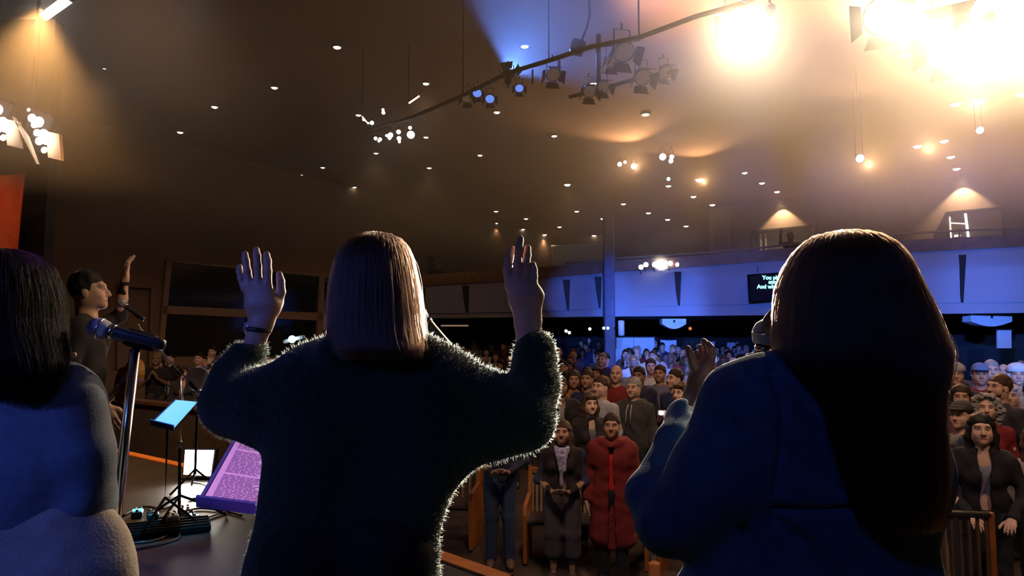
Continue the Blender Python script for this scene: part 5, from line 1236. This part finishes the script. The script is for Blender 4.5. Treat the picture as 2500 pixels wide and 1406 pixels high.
for k in range(6): MB().tube([gp + ga @ Vector((.09, -.043, -.02 + k * .008)), gp + ga @ Vector((-.68, -.046, -.02 + k * .008))], .0012, 5).build('string', m_chrome, gt)
# round hoop drum on a stand, small clip lamp, lamp behind the green shoulder
dp = P(484, 925, 6.6); dr = empty('hand_drum', dp); tag(dr, 'round pale rimmed hand drum on a stand beyond the boom', 'drum')
Rd = rot_to((.15, -1, .15)); rD = M(27, 6.6)
MB().lathe([(rD * .9, -.03), (rD, -.035), (rD * 1.05, 0), (rD, .035), (rD * .9, .03)], dp, R=Rd, n=26).build('hoop', mat('hoop_white', (.6, .55, .5), .5), dr)
MB().lathe([(rD * .92, -.01), (rD * .92, .01)], dp, R=Rd, n=26).build('skin_head', mat('drum_black', (.02, .018, .018), .6), dr)
MB().tube([dp - Vector((0, 0, rD)), (dp.x, dp.y, ST + .15)], .012, 8).build('pole', m_black, dr)
for k in range(3): MB().tube([(dp.x, dp.y, ST + .2), (dp.x + .25 * math.cos(k * 2.1), dp.y + .25 * math.sin(k * 2.1), ST + .01)], .010, 6).build('leg', m_black, dr)
lp = P(713, 828, 6.4); t = empty('side_lamp', (lp.x, lp.y, 0)); tag(t, 'small blue white lamp on a thin pole shining over the green shoulder', 'lamp')
MB().sphere(lp, M(9, 6.4), 12, 8).build('bulb', emit('lamp_cold', (.55, .85, 1), 9), t); MB().box(lp + Vector((0, .06, 0)), (.20, .05, .035), Matrix.Rotation(-.25, 3, 'Y'), .01).build('housing', m_white, t)
MB().tube([lp + Vector((0, .06, 0)), (lp.x, lp.y + .06, 0.02)], .012, 8).build('pole', m_black, t); MB().lathe([(.15, 0), (.15, .012), (.02, .03)], (lp.x, lp.y + .06, 0), n=20).build('base', m_black, t)
# ------------------------------------------------------------------ the singers on the stage
def C(px, py, Y, r): return (P(px, py, Y), M(r, Y))
def pch(S, Y0, pts, k=.02, ys=1.0): S.chain([C(a, b, Y0 + d, r) for a, b, d, r in pts], k, ys); return S
def proj(V):
    x, y, z = V[:, 0], V[:, 1], V[:, 2] - CZ; c, s = math.cos(PITCH), math.sin(PITCH)
    f = y * c + z * s; u = -y * s + z * c; return np.stack([W / 2 + F * x / f, H / 2 - F * u / f], 1)
def seam(V, line, wpx, depth, ymax):
    """press a stitched seam into cloth along a line"""
    q = proj(V); D = np.full(len(V), 1e9)
    for a, b in zip(line[:-1], line[1:]):
        a = np.array(a, float); ab = np.array(b, float) - a; t = np.clip(((q - a) @ ab) / (ab @ ab), 0, 1); D = np.minimum(D, np.linalg.norm(q - a - t[:, None] * ab, axis=1))
    V[:, 1] += np.where(V[:, 1] < ymax, depth * np.exp(-(D / wpx) ** 2), 0); return V
def tinted(name, VQ, m, root, tint=None):
    V, Q = VQ; o = link(name, mesh_np(name, V, Q, tint=np.ones((len(V), 3)) if tint is None else tint), m)
    if root is not None: o.parent = root; o.matrix_parent_inverse = root.matrix_basis.inverted()
    return o
def placed_head(chinless_top, heading, fem, lean=0.0):
    """face mesh moved so that the crown is at the given point; heading 0 looks at -y"""
    V, Q, T = head_vf(.0045, fem); V = rotx(V, lean, np.array((0, .02, 1.5))); V = rotz(V, heading); V = V + np.array(chinless_top) - np.array((0, 0, 1.752)); return V, Q, T
def loft(sec, Yc, n=40):
    """closed shell through level sections (py, left px, right px, depth offset, depth radius m)"""
    V = []; Q = []
    for (py, l, r, dy, ry) in sec:
        c = P((l + r) / 2, py, Yc + dy); rx = M((r - l) / 2, Yc + dy)
        for k in range(n): a = 2 * math.pi * k / n; V.append((c.x + rx * math.cos(a), c.y + ry * math.sin(a), c.z))
    for i in range(len(sec) - 1):
        for k in range(n): Q.append((i * n + k, i * n + (k + 1) % n, (i + 1) * n + (k + 1) % n, (i + 1) * n + k))
    return np.array(V), np.array(Q)
def hair_paths(sec, Yc, n, npts=16, seed=1, lift=(.98, 1.05), end=(.86, 1.0), wav=.004, crown=0.0, fly=.04, front=1.0):
    r = np.random.default_rng(seed)
    sec = np.array(sec, float); t = np.linspace(0, 1, len(sec))
    th = r.uniform(0, 2 * math.pi, n); clump = np.round(th * 16) / 16; th = th * .55 + clump * .45
    sp = np.linspace(0, 1, npts)[None, :] * r.uniform(end[0], end[1], n)[:, None]
    col = [np.interp(sp, t, sec[:, j]) for j in range(5)]
    L = r.uniform(lift[0], lift[1], n)[:, None] + np.where(r.random(n) < fly, r.uniform(.03, .14, n), 0)[:, None] * sp
    L = np.where(sp < .05, np.minimum(L, 1.0), L)
    out = np.zeros((n, npts, 3)); ph = r.uniform(0, 6.28, (n, 2)); tw = r.normal(0, .06, n)[:, None] * sp
    a = th[:, None] + tw
    for i in range(npts):
        cx = (col[1][:, i] + col[2][:, i]) / 2; py = col[0][:, i]; Y_ = Yc + col[3][:, i]
        v = (H / 2 - py) / F; dy = math.cos(PITCH) - v * math.sin(PITCH); dz = math.sin(PITCH) + v * math.cos(PITCH); s = Y_ / dy
        rx = (col[2][:, i] - col[1][:, i]) / 2 / F * Y_
        w = wav * np.sin(sp[:, i] * 14 + ph[:, 0]); w2 = wav * np.sin(sp[:, i] * 11 + ph[:, 1])
        out[:, i, 0] = (cx - W / 2) / F * s + rx * np.cos(a[:, i]) * L[:, i] + w
        out[:, i, 1] = Y_ + col[4][:, i] * np.sin(a[:, i]) * L[:, i] + w2; out[:, i, 2] = CZ + dz * s + r.normal(0, .0015, n)
    return out
def fuzz(o, n, length, radius, m, seed, zmin, root):
    me = o.data; nv = len(me.vertices); co = np.zeros(nv * 3, np.float32); no = np.zeros(nv * 3, np.float32)
    me.vertices.foreach_get('co', co); me.vertex_normals.foreach_get('vector', no); co = co.reshape(-1, 3); no = no.reshape(-1, 3)
    ctr = co.mean(0)
    r = np.random.default_rng(seed); idx = np.flatnonzero(co[:, 2] > zmin); i = r.choice(idx, n); p = co[i] + r.normal(0, .0025, (n, 3)); nn = no[i]
    d = nn + r.normal(0, .75, (n, 3)); d /= np.linalg.norm(d, axis=1)[:, None]; l = length * r.uniform(.4, 1.3, n)[:, None]
    k = np.stack([p - nn * .002, p + (nn + d) * .35 * l, p + (nn * .6 + d) * .6 * l + r.normal(0, .25, (n, 3)) * l], 1)
    return strands('fuzz', k, radius, m, root)

m_skin_s = mat('singer_skin', (.44, .26, .19), .5, var=.05, scale=25, tint=True)
m_skin_t = mat('singer_skin_tan', (.20, .11, .07), .5, var=.05, scale=25, tint=True)
m_knit = mat('green_knit', (.015, .029, .021), 1.0, var=.35, scale=70, bump=.7, spec=.05, sheen=.15)
m_navy = mat('navy_jacket', (.085, .165, .28), .85, var=.2, scale=40, bump=.25, spec=.2, sheen=.1)
m_blazer = mat('slate_blazer', (.14, .18, .26), .75, var=.12, scale=50, bump=.15, spec=.3)
m_blkc = mat('black_cloth', (.010, .009, .010), .9, var=.2, scale=30, spec=.1)
m_greyc = mat('grey_trousers', (.30, .27, .25), .85, var=.15, scale=25, bump=.2)
h_brown = hair_mat('hair_brown_strands', (.036, .015, .009), .28); h_dark = hair_mat('hair_dark_strands', (.022, .010, .007), .26); h_blk = mat('hair_black_strands', (.006, .0045, .005), .45, var=.2, scale=40, spec=.15)
h_fuzz = hair_mat('wool_fibres', (.075, .125, .095), .6)
m_hb = mat('hair_brown_core', (.030, .015, .010), .5, var=.4, scale=80); m_hd = mat('hair_dark_core', (.008, .005, .004), .5, var=.4, scale=60)

# ---- the singer in the green sweater, both hands raised
Y0 = 1.6; foot = Vector((P(850, 1400, Y0).x, Y0, ST))
ws = Soft()
pch(ws, Y0, [(772, 925, 0, 78), (915, 905, 0, 80), (1060, 928, 0, 85)], .05, .75); pch(ws, Y0, [(835, 885, 0, 52), (915, 868, 0, 55), (1005, 880, 0, 58)], .05, .9)
pch(ws, Y0, [(825, 1000, 0, 140), (1005, 1000, 0, 145)], .06, .6)
pch(ws, Y0, [(800, 1040, 0, 128), (778, 1200, 0, 114), (752, 1420, 0, 132), (752, 1640, 0, 132)], .06, .66); pch(ws, Y0, [(1005, 1040, 0, 120), (968, 1190, 0, 102), (922, 1420, 0, 120), (905, 1640, 0, 125)], .06, .66)
pch(ws, Y0, [(1195, 1040, .04, 74), (1060, 1090, 0, 72)], .05, .8); pch(ws, Y0, [(640, 1000, .03, 60), (745, 1040, 0, 60)], .05, .8)
pch(ws, Y0, [(745, 950, 0, 84), (635, 985, .03, 72), (562, 995, .05, 60)], .05); pch(ws, Y0, [(562, 988, .05, 63), (586, 915, .08, 56), (611, 858, .10, 46)], .03); pch(ws, Y0, [(606, 866, .09, 50), (612, 846, .10, 45)], .012)
pch(ws, Y0, [(1080, 965, 0, 94), (1200, 1010, .04, 80), (1285, 1028, .06, 68)], .05); pch(ws, Y0, [(1287, 1020, .06, 70), (1308, 940, .09, 57), (1307, 866, .10, 50)], .03); pch(ws, Y0, [(1306, 880, .10, 56), (1306, 852, .10, 50)], .012)
pch(ws, Y0, [(812, 862, -.06, 40), (868, 812, -.085, 36), (925, 838, -.085, 42), (962, 880, -.06, 40)], .03)
ws.cutbox(P(630, 790, Y0 + .1), (.08, .2, M(38, 1.7)))
body = Soft()
YL = Y0 + .10
for pts in ([(610, 870, 0, 26), (626, 825, 0, 23), (631, 800, 0, 21.5)], [(632, 800, 0, 21), (620, 745, 0, 20), (607, 698, 0, 15)], [(636, 800, 0, 21), (640, 742, 0, 21), (630, 694, 0, 15)], [(642, 795, 0, 20), (658, 742, 0, 20), (651, 702, 0, 14)]): pch(body, YL, pts, .012, .8)
pch(body, YL, [(650, 785, .0, 17), (668, 752, .01, 15), (678, 738, .015, 13.5)], .012)
for pts in ([(597, 704, 0, 10), (589, 680, 0, 8.6), (585, 662, .01, 8.2), (585, 652, .015, 7.4)], [(609, 694, 0, 10), (604, 662, 0, 9.2), (600, 636, .004, 9.0), (598, 620, .01, 8)], [(631, 690, 0, 10), (629, 650, 0, 9.4), (627, 624, .004, 9.2), (626, 610, .01, 8)], [(653, 698, 0, 10.4), (654, 662, 0, 9.5), (653, 636, .004, 9.2), (651, 621, .01, 8.2)], [(677, 741, .015, 13), (686, 712, .015, 10.8), (685, 686, .012, 9.6), (682, 670, .01, 8)]): pch(body, YL, pts, .004)
for pts in ([(1300, 880, 0, 31), (1292, 830, 0, 30), (1288, 790, 0, 28)], [(1286, 790, 0, 28), (1270, 728, 0, 27), (1256, 690, 0, 20)], [(1290, 785, 0, 27), (1290, 722, 0, 27), (1276, 688, 0, 20)], [(1296, 780, 0, 22), (1306, 722, 0, 18), (1298, 694, 0, 13)]): pch(body, YL, pts, .012, .8)
for pts in ([(1245, 700, 0, 13), (1239, 660, 0, 11.4), (1243, 630, .01, 10.4), (1250, 609, .02, 9)], [(1262, 690, -.004, 11), (1263, 642, -.006, 10), (1267, 604, -.006, 9.6), (1270, 583, .0, 8.8)], [(1281, 688, .0, 10.4), (1284, 650, .0, 9.6), (1287, 622, .006, 9.2), (1288, 605, .01, 8.4)], [(1300, 700, 0, 11), (1303, 674, 0, 9.4), (1303, 658, .004, 8.8), (1301, 646, .008, 8)], [(1276, 745, .03, 15), (1250, 712, .05, 11), (1240, 685, .06, 9)]): pch(body, YL, pts, .004)
hv, hq = body.skin(.0025)
tor = Soft(); pch(tor, Y0, [(930, 760, .01, 50), (925, 880, 0, 58)], .02); pch(tor, Y0, [(800, 950, 0, 60), (1030, 950, 0, 62)], .05); pch(tor, Y0, [(890, 960, 0, 110), (860, 1300, 0, 90), (840, 1500, 0, 100)], .05, .6)
pch(tor, Y0, [(750, 950, 0, 48), (565, 990, .05, 36)], .03); pch(tor, Y0, [(565, 988, .05, 36), (612, 865, .10, 25)], .03); pch(tor, Y0, [(1080, 960, 0, 52), (1290, 1026, .06, 38)], .03); pch(tor, Y0, [(1290, 1020, .06, 40), (1300, 880, .10, 31)], .03)
for sx in (-.085, .085): tor.chain([((foot.x + sx, Y0, ST + .86), .08), ((foot.x + sx, Y0 - .01, ST + .48), .052), ((foot.x + sx, Y0 + .0, ST + .10), .038)], .03).cap((foot.x + sx, Y0 - .02, ST + .045), (foot.x + sx * 1.1, Y0 + .15, ST + .035), .036, .030, .02)
tv, tq = tor.skin(.012)
cv, cq, ct = placed_head(P(916, 578, Y0), math.pi, True)
V, Q = join_vf([(hv, hq), (tv, tq), (cv, cq)]); T = np.ones((len(V), 3)); T[-len(ct):] = ct
w1 = link('person', mesh_np('person', V, Q, tint=T), m_skin_s); place(w1, foot); tag(w1, 'long haired woman in a fuzzy dark green sweater, both hands raised, back turned', 'person')
sv_, sq_ = ws.skin(.0062, folds(.010, 24, 21, 8)); swo = tinted('sweater', (sv_, sq_), m_knit, w1); swo['label'] = 'fuzzy dark green knitted sweater'
fuzz(swo, 34000, .0065, .00012, h_fuzz, 3, ST + .35, swo)['kind'] = 'stuff'
tr = Soft()
for sx in (-.085, .085): tr.chain([((foot.x + sx, Y0, ST + .92), .12), ((foot.x + sx, Y0 - .01, ST + .48), .075), ((foot.x + sx, Y0, ST + .11), .055)], .03)
tinted('trousers', tr.skin(.014, folds(.006, 30, 4)), m_blkc, w1)
sh = Soft()
for sx in (-.085, .085): sh.chain([((foot.x + sx, Y0 - .05, ST + .05), .044), ((foot.x + sx * 1.1, Y0 + .17, ST + .036), .036)], .02)
sh.cutbox((foot.x, Y0, ST - .10), (.4, .5, .10)); tinted('shoes', sh.skin(.011), m_blkc, w1)
SEC1 = [(572, 918, 932, 0, .012), (577, 885, 958, 0, .048), (588, 858, 980, 0, .075), (608, 838, 998, 0, .094), (640, 822, 1010, 0, .106), (690, 814, 1020, -.005, .112), (740, 808, 1026, -.012, .112), (790, 805, 1030, -.025, .106), (830, 808, 1034, -.045, .098), (850, 818, 1036, -.062, .088), (878, 840, 1034, -.075, .07)]
hcv, hcq = loft([(a, b + 5, c - 5, d, e * .95) for a, b, c, d, e in SEC1[:-3]], Y0); hr1 = tinted('hair', (hcv, hcq), m_hb, w1); hr1['label'] = 'long straight brown hair'
strands('hair_strands', hair_paths(SEC1, Y0, 15000, seed=4, wav=.0016, lift=(.95, 1.03), fly=.02, end=(.80, 1.0)), .00042, h_brown, hr1)['kind'] = 'stuff'
# watch
wt = []
for k in range(25):
    a = 2 * math.pi * k / 24; c = P(631, 805, YL); d = Vector((math.cos(a) * M(26, YL), math.sin(a) * M(22, YL), math.cos(a) * -M(3, YL))); wt.append(c + d)
wb = MB().tube(wt, M(6, YL), 8, cap=False).build('watch_band', mat('watch_strap', (.02, .014, .012), .5), w1); wf = MB(); c = P(606, 800, YL - .004)
wf.lathe([(M(13, YL), -.004), (M(15, YL), 0), (M(14, YL), .006), (M(12, YL), .008)], c, R=rot_to((-.75, -.62, .1)), n=18); o = wf.build('watch_face', mat('watch_steel', (.6, .62, .66), .25, .6), wb); o['label'] = 'pale round watch face'
nk = []
for k in range(21): a = math.pi * k / 20; q = P(920 + 58 * math.cos(a + math.pi), 880 + 118 * math.sin(a), Y0 - .128 - .03 * math.sin(a)); nk.append(q)
# microphone of that singer
mic('microphone', P(1018, 768, 1.95), P(1096, 852, 1.98), M(24, 1.95), M(17, 1.95), 'black and silver microphone beside the long brown hair')
s3 = stand('mic_stand', P(1062, 838, 1.99), Vector((P(1062, 838, 1.99).x, 2.02, ST)), 'microphone stand hidden behind the green sweater singer', .011)
for o_ in ((1040, 816, 1085, 866), (1052, 812, 1096, 860)): MB().tube([P(o_[0], o_[1], 1.955), P(o_[2], o_[3], 1.975)], M(5, 1.96), 8).build('clip_arm', m_chrome, s3)

# ---- the singer in the navy jacket at the right
Y0 = 1.2; foot = Vector((P(2080, 1400, Y0).x, Y0, ST))
js = Soft()
pch(js, Y0, [(1860, 985, 0, 98), (2050, 970, -.02, 92), (2150, 1005, 0, 95)], .05, .75); pch(js, Y0, [(1950, 925, 0, 52), (2060, 915, -.01, 55), (2140, 930, 0, 58)], .05, .9)
pch(js, Y0, [(1960, 1090, 0, 165), (2110, 1090, 0, 155)], .06, .58)
pch(js, Y0, [(1935, 1150, 0, 165), (1915, 1300, 0, 155), (1885, 1480, 0, 178), (1890, 1700, 0, 175)], .06, .64); pch(js, Y0, [(2120, 1150, 0, 142), (2120, 1300, 0, 138), (2110, 1500, 0, 150), (2110, 1700, 0, 150)], .06, .64)
pch(js, Y0, [(1838, 988, -.01, 96), (1742, 1150, -.02, 100), (1662, 1258, .0, 88)], .04); pch(js, Y0, [(1640, 1262, .02, 88), (1604, 1205, .05, 70), (1648, 1085, .13, 57), (1678, 1030, .19, 44)], .012)
pch(js, Y0, [(2165, 1030, .0, 90), (2200, 1250, .04, 68), (2225, 1370, .10, 54)], .04)
js.cutbox(P(1712, 950, Y0 + .25), (M(60, 1.4), .12, M(48, 1.4)))
V, Q = js.skin(.0056, folds(.013, 28, 31, 8))
for ln, wp, dp_ in (([(1885, 905), (1915, 1000), (1910, 1100), (1895, 1200)], 8, .012), ([(1890, 1242), (2000, 1246), (2120, 1240)], 8, .014), ([(1815, 1290), (1850, 1340), (1900, 1420)], 10, .016), ([(1885, 1262), (1980, 1330), (2060, 1420)], 10, .012)): V = seam(V, ln, wp, dp_, Y0)
bd = Soft(); YH = 1.55
for pts in ([(1680, 1035, -.10, 40), (1700, 975, -.02, 31), (1708, 935, 0, 27)], [(1708, 935, 0, 26), (1722, 900, 0, 21), (1730, 885, 0, 15)], [(1706, 935, .02, 25), (1716, 900, .03, 20), (1718, 885, .03, 15)], [(1704, 925, .01, 18), (1698, 900, .01, 13)]): pch(bd, YH, pts, .012)
for pts in ([(1730, 888, 0, 12), (1738, 866, 0, 10), (1735, 850, 0, 9), (1729, 840, .005, 8)], [(1722, 886, .02, 12), (1728, 858, .02, 10), (1724, 842, .02, 9), (1718, 833, .025, 8)], [(1714, 886, .045, 12), (1716, 860, .05, 10), (1712, 848, .05, 8.5)], [(1706, 890, .065, 11), (1706, 870, .07, 9), (1702, 862, .07, 8)], [(1700, 905, .0, 13), (1690, 882, -.01, 10), (1684, 864, -.01, 9), (1680, 851, -.01, 7.5)]): pch(bd, YH, pts, .004)
# her other hand, closed round a microphone
YM = 1.30
pch(bd, YM, [(1960, 1080, .0, 45), (1880, 960, .05, 34), (1858, 915, .05, 26)], .02); pch(bd, YM, [(1858, 915, .03, 26), (1850, 890, .02, 24)], .015)
for i, (x, y) in enumerate(((1838, 872), (1836, 888), (1836, 904), (1838, 920))): pch(bd, YM, [(1862, y - 2, -.012, 10), (1846, y - 4, -.036, 9.5), (1830, y, -.024, 9), (1830, y + 2, .005, 8)], .004)
pch(bd, YM, [(1866, 905, .0, 13), (1876, 880, -.02, 11), (1866, 862, -.03, 9)], .006)
hv, hq = bd.skin(.0032)
tor = Soft(); pch(tor, Y0, [(2040, 860, 0, 62), (2060, 960, 0, 75)], .03); pch(tor, Y0, [(2060, 1000, 0, 120), (2050, 1400, 0, 130), (2050, 1700, 0, 140)], .05, .6); pch(tor, Y0, [(1850, 990, 0, 60), (1670, 1250, .02, 48)], .03); pch(tor, Y0, [(1650, 1255, .03, 48), (1680, 1040, .18, 34)], .03); pch(tor, Y0, [(2165, 1030, 0, 52), (2208, 1300, .06, 40)], .03); pch(tor, Y0, [(2208, 1300, .07, 40), (1990, 1150, .2, 38)], .03); pch(tor, Y0, [(1990, 1150, .2, 38), (1960, 1080, .12, 40)], .03)
for sx in (-.09, .09): tor.chain([((foot.x + sx, Y0, ST + .80), .09), ((foot.x + sx, Y0 - .01, ST + .45), .055), ((foot.x + sx, Y0, ST + .10), .04)], .03).cap((foot.x + sx, Y0 - .02, ST + .045), (foot.x + sx * 1.1, Y0 + .15, ST + .035), .036, .030, .02)
tv, tq = tor.skin(.012)
cv, cq, ct = placed_head(P(2030, 590, Y0 + .02), math.pi + .98, True)
Vb, Qb = join_vf([(hv, hq), (tv, tq), (cv, cq)]); T = np.ones((len(Vb), 3)); T[-len(ct):] = ct
w2 = link('person', mesh_np('person', Vb, Qb, tint=T), m_skin_t); place(w2, foot); tag(w2, 'woman with very long dark hair and a navy jacket, elbow bent, hand raised', 'person')
jo = tinted('jacket', (V, Q), m_navy, w2); jo['label'] = 'navy cloth jacket with back seams'
#fuzz(jo, 9000, .004, .00011, hair_mat('navy_fibres', (.10, .16, .24), .6), 5, ST + .3, w2)
tr = Soft()
for sx in (-.09, .09): tr.chain([((foot.x + sx, Y0, ST + .84), .13), ((foot.x + sx, Y0 - .01, ST + .45), .078), ((foot.x + sx, Y0, ST + .11), .055)], .03)
tinted('trousers', tr.skin(.014, folds(.006, 30, 4)), m_blkc, w2)
sh = Soft()
for sx in (-.09, .09): sh.chain([((foot.x + sx, Y0 - .05, ST + .05), .044), ((foot.x + sx * 1.1, Y0 + .17, ST + .036), .036)], .02)
sh.cutbox((foot.x, Y0, ST - .10), (.4, .5, .10)); tinted('shoes', sh.skin(.011), m_blkc, w2)
SEC2 = [(570, 2050, 2068, 0, .012), (575, 2012, 2096, 0, .045), (588, 1985, 2130, 0, .075), (610, 1962, 2158, 0, .10), (645, 1940, 2184, 0, .115), (690, 1922, 2208, -.005, .12), (740, 1912, 2234, -.012, .12), (800, 1908, 2258, -.025, .118), (855, 1915, 2284, -.040, .114), (905, 1945, 2280, -.055, .106), (970, 2000, 2268, -.070, .092), (1050, 2036, 2274, -.085, .078), (1130, 2062, 2286, -.092, .066), (1210, 2084, 2290, -.095, .056), (1290, 2112, 2276, -.095, .042)]
V, Q = loft([(a, b + 6, c - 6, d, e * .95) for a, b, c, d, e in SEC2], Y0); hr2 = tinted('hair', (V, Q), m_hd, w2); hr2['label'] = 'very long thick dark hair'
strands('hair_strands', hair_paths(SEC2, Y0, 20000, seed=8, wav=.005, lift=(.96, 1.035), fly=.07, npts=20, end=(.8, 1.0)), .00042, h_dark, hr2)['kind'] = 'stuff'
mic('microphone', P(1872, 812, YM), P(1846, 935, YM), M(34, YM), M(18, YM), 'blue edged microphone held at the mouth of the dark haired singer')

# ---- the singer cut by the left edge
Y0 = 1.5; foot = Vector((P(30, 1400, Y0).x, Y0, ST))
bl = Soft()
pch(bl, Y0, [(160, 970, 0, 74), (0, 935, -.01, 76), (-150, 970, 0, 76)], .05, .8); pch(bl, Y0, [(60, 1080, 0, 150), (-60, 1080, 0, 150)], .06, .6)
pch(bl, Y0, [(55, 1120, 0, 140), (50, 1290, 0, 125)], .06, .62); pch(bl, Y0, [(-60, 1120, 0, 140), (-50, 1290, 0, 125)], .06, .62)
pch(bl, Y0, [(170, 980, 0, 77), (198, 1100, .0, 68), (212, 1222, .02, 64)], .02); pch(bl, Y0, [(214, 1226, .02, 62), (170, 1262, .16, 50), (120, 1230, .26, 42)], .02)
pch(bl, Y0, [(-165, 985, 0, 76), (-200, 1120, .02, 66), (-190, 1240, .08, 58)], .02)
V, Q = bl.skin(.0062, folds(.011, 28, 41, 8))
bd = Soft(); YF = 1.72
pch(bd, YF, [(-40, 1060, .0, 36), (40, 960, .0, 30), (82, 900, 0, 24)], .02); pch(bd, YF, [(82, 900, 0, 24), (108, 882, 0, 20)], .012)
for pts in ([(112, 872, 0, 10), (140, 868, 0, 9.5), (164, 868, 0, 8.5), (180, 866, 0, 7.5)], [(114, 882, .01, 10), (142, 882, .01, 9), (160, 884, .012, 8)], [(112, 892, .015, 10), (132, 896, .02, 8.5), (146, 900, .02, 7.5)], [(106, 902, .02, 9), (120, 910, .025, 8), (130, 914, .03, 7)], [(96, 876, -.01, 11), (112, 856, -.015, 9), (126, 848, -.015, 7.5)]): pch(bd, YF, pts, .005)
hv, hq = bd.skin(.0034)
tor = Soft(); pch(tor, Y0, [(10, 860, 0, 52), (10, 950, 0, 62)], .03); pch(tor, Y0, [(10, 980, 0, 110), (20, 1400, 0, 110)], .05, .6); pch(tor, Y0, [(160, 980, 0, 50), (210, 1220, .02, 38)], .03); pch(tor, Y0, [(210, 1220, .02, 38), (120, 1230, .26, 28)], .03); pch(tor, Y0, [(-160, 980, 0, 50), (-190, 1230, .08, 38)], .03); pch(tor, Y0, [(-190, 1230, .08, 38), (-40, 1060, .2, 32)], .03)
hd_ = Soft(); hand(hd_, P(120, 1230, Y0 + .26), P(60, 1225, Y0 + .36), (0, 0, -1), (0, 1, 0), .95); h2v, h2q = hd_.skin(.006)
for sx in (-.085, .085): tor.chain([((foot.x + sx, Y0, ST + .86), .08), ((foot.x + sx, Y0 - .01, ST + .48), .052), ((foot.x + sx, Y0 + .0, ST + .10), .038)], .03).cap((foot.x + sx, Y0 - .02, ST + .045), (foot.x + sx * 1.1, Y0 + .15, ST + .035), .036, .030, .02)
tv, tq = tor.skin(.012)
cv, cq, ct = placed_head(P(14, 622, Y0 + .02), math.pi - .25, True)
Vb, Qb = join_vf([(hv, hq), (h2v, h2q), (tv, tq), (cv, cq)]); T = np.ones((len(Vb), 3)); T[-len(ct):] = ct
w3 = link('person', mesh_np('person', Vb, Qb, tint=T), m_skin_s); place(w3, foot); tag(w3, 'dark haired woman in a slate blazer cut by the left edge, back turned', 'person')
tinted('blazer', (V, Q), m_blazer, w3)
tr = Soft(); pch(tr, Y0, [(120, 1290, .0, 122), (140, 1400, 0, 152), (130, 1560, 0, 158)], .05, .7); pch(tr, Y0, [(-60, 1290, 0, 128), (-70, 1400, 0, 165), (-60, 1560, 0, 165)], .05, .7)
for sx in (-.10, .12): tr.chain([((foot.x + sx, Y0, ST + .76), .13), ((foot.x + sx * .9, Y0 - .01, ST + .45), .09), ((foot.x + sx * .8, Y0, ST + .11), .07)], .03)
tinted('trousers', tr.skin(.0085, folds(.012, 34, 14, 8)), m_greyc, w3)
sh = Soft()
for sx in (-.085, .085): sh.chain([((foot.x + sx, Y0 - .05, ST + .05), .044), ((foot.x + sx * 1.1, Y0 + .17, ST + .036), .036)], .02)
sh.cutbox((foot.x, Y0, ST - .10), (.4, .5, .10)); tinted('shoes', sh.skin(.011), m_blkc, w3)
SEC3 = [(612, 8, 22, 0, .012), (616, -30, 58, 0, .05), (628, -62, 84, 0, .078), (650, -85, 106, 0, .10), (690, -102, 122, 0, .112), (730, -110, 131, -.005, .116), (780, -112, 132, -.015, .114), (830, -112, 138, -.035, .106), (875, -108, 148, -.055, .095), (915, -95, 142, -.070, .08), (950, -70, 118, -.08, .06)]
V, Q = loft([(a, b + 5, c - 5, d, e * .95) for a, b, c, d, e in SEC3[:-2]], Y0); hr3 = tinted('hair', (V, Q), m_hd, w3)
strands('hair_strands', hair_paths(SEC3, Y0, 12000, seed=12, wav=.002, lift=(.97, 1.03), fly=.03, end=(.85, 1.0)), .00042, h_blk, hr3)['kind'] = 'stuff'

# ---- the man in black with one arm raised
POSES['lead'] = [((.30, -.10, 1.47), (.27, -.13, 1.73), (.26, -.15, 1.92), (0, -1, 0), (-1, 0, 0)), ((.25, .02, 1.10), (.255, -.17, .93), (.25, -.23, .78), (-1, 0, 0), (0, -1, .4))]
mp = P(222, 700, 4.75)
man = person(mp.x, mp.y, ST, 1.85, 1.86, False, 'lead', (.66, .42, .30), 'shirt', (.012, .011, .012), 'crop', HC['black'], legc=(.014, .014, .018), label='dark haired man in black, one arm raised, standing in profile')
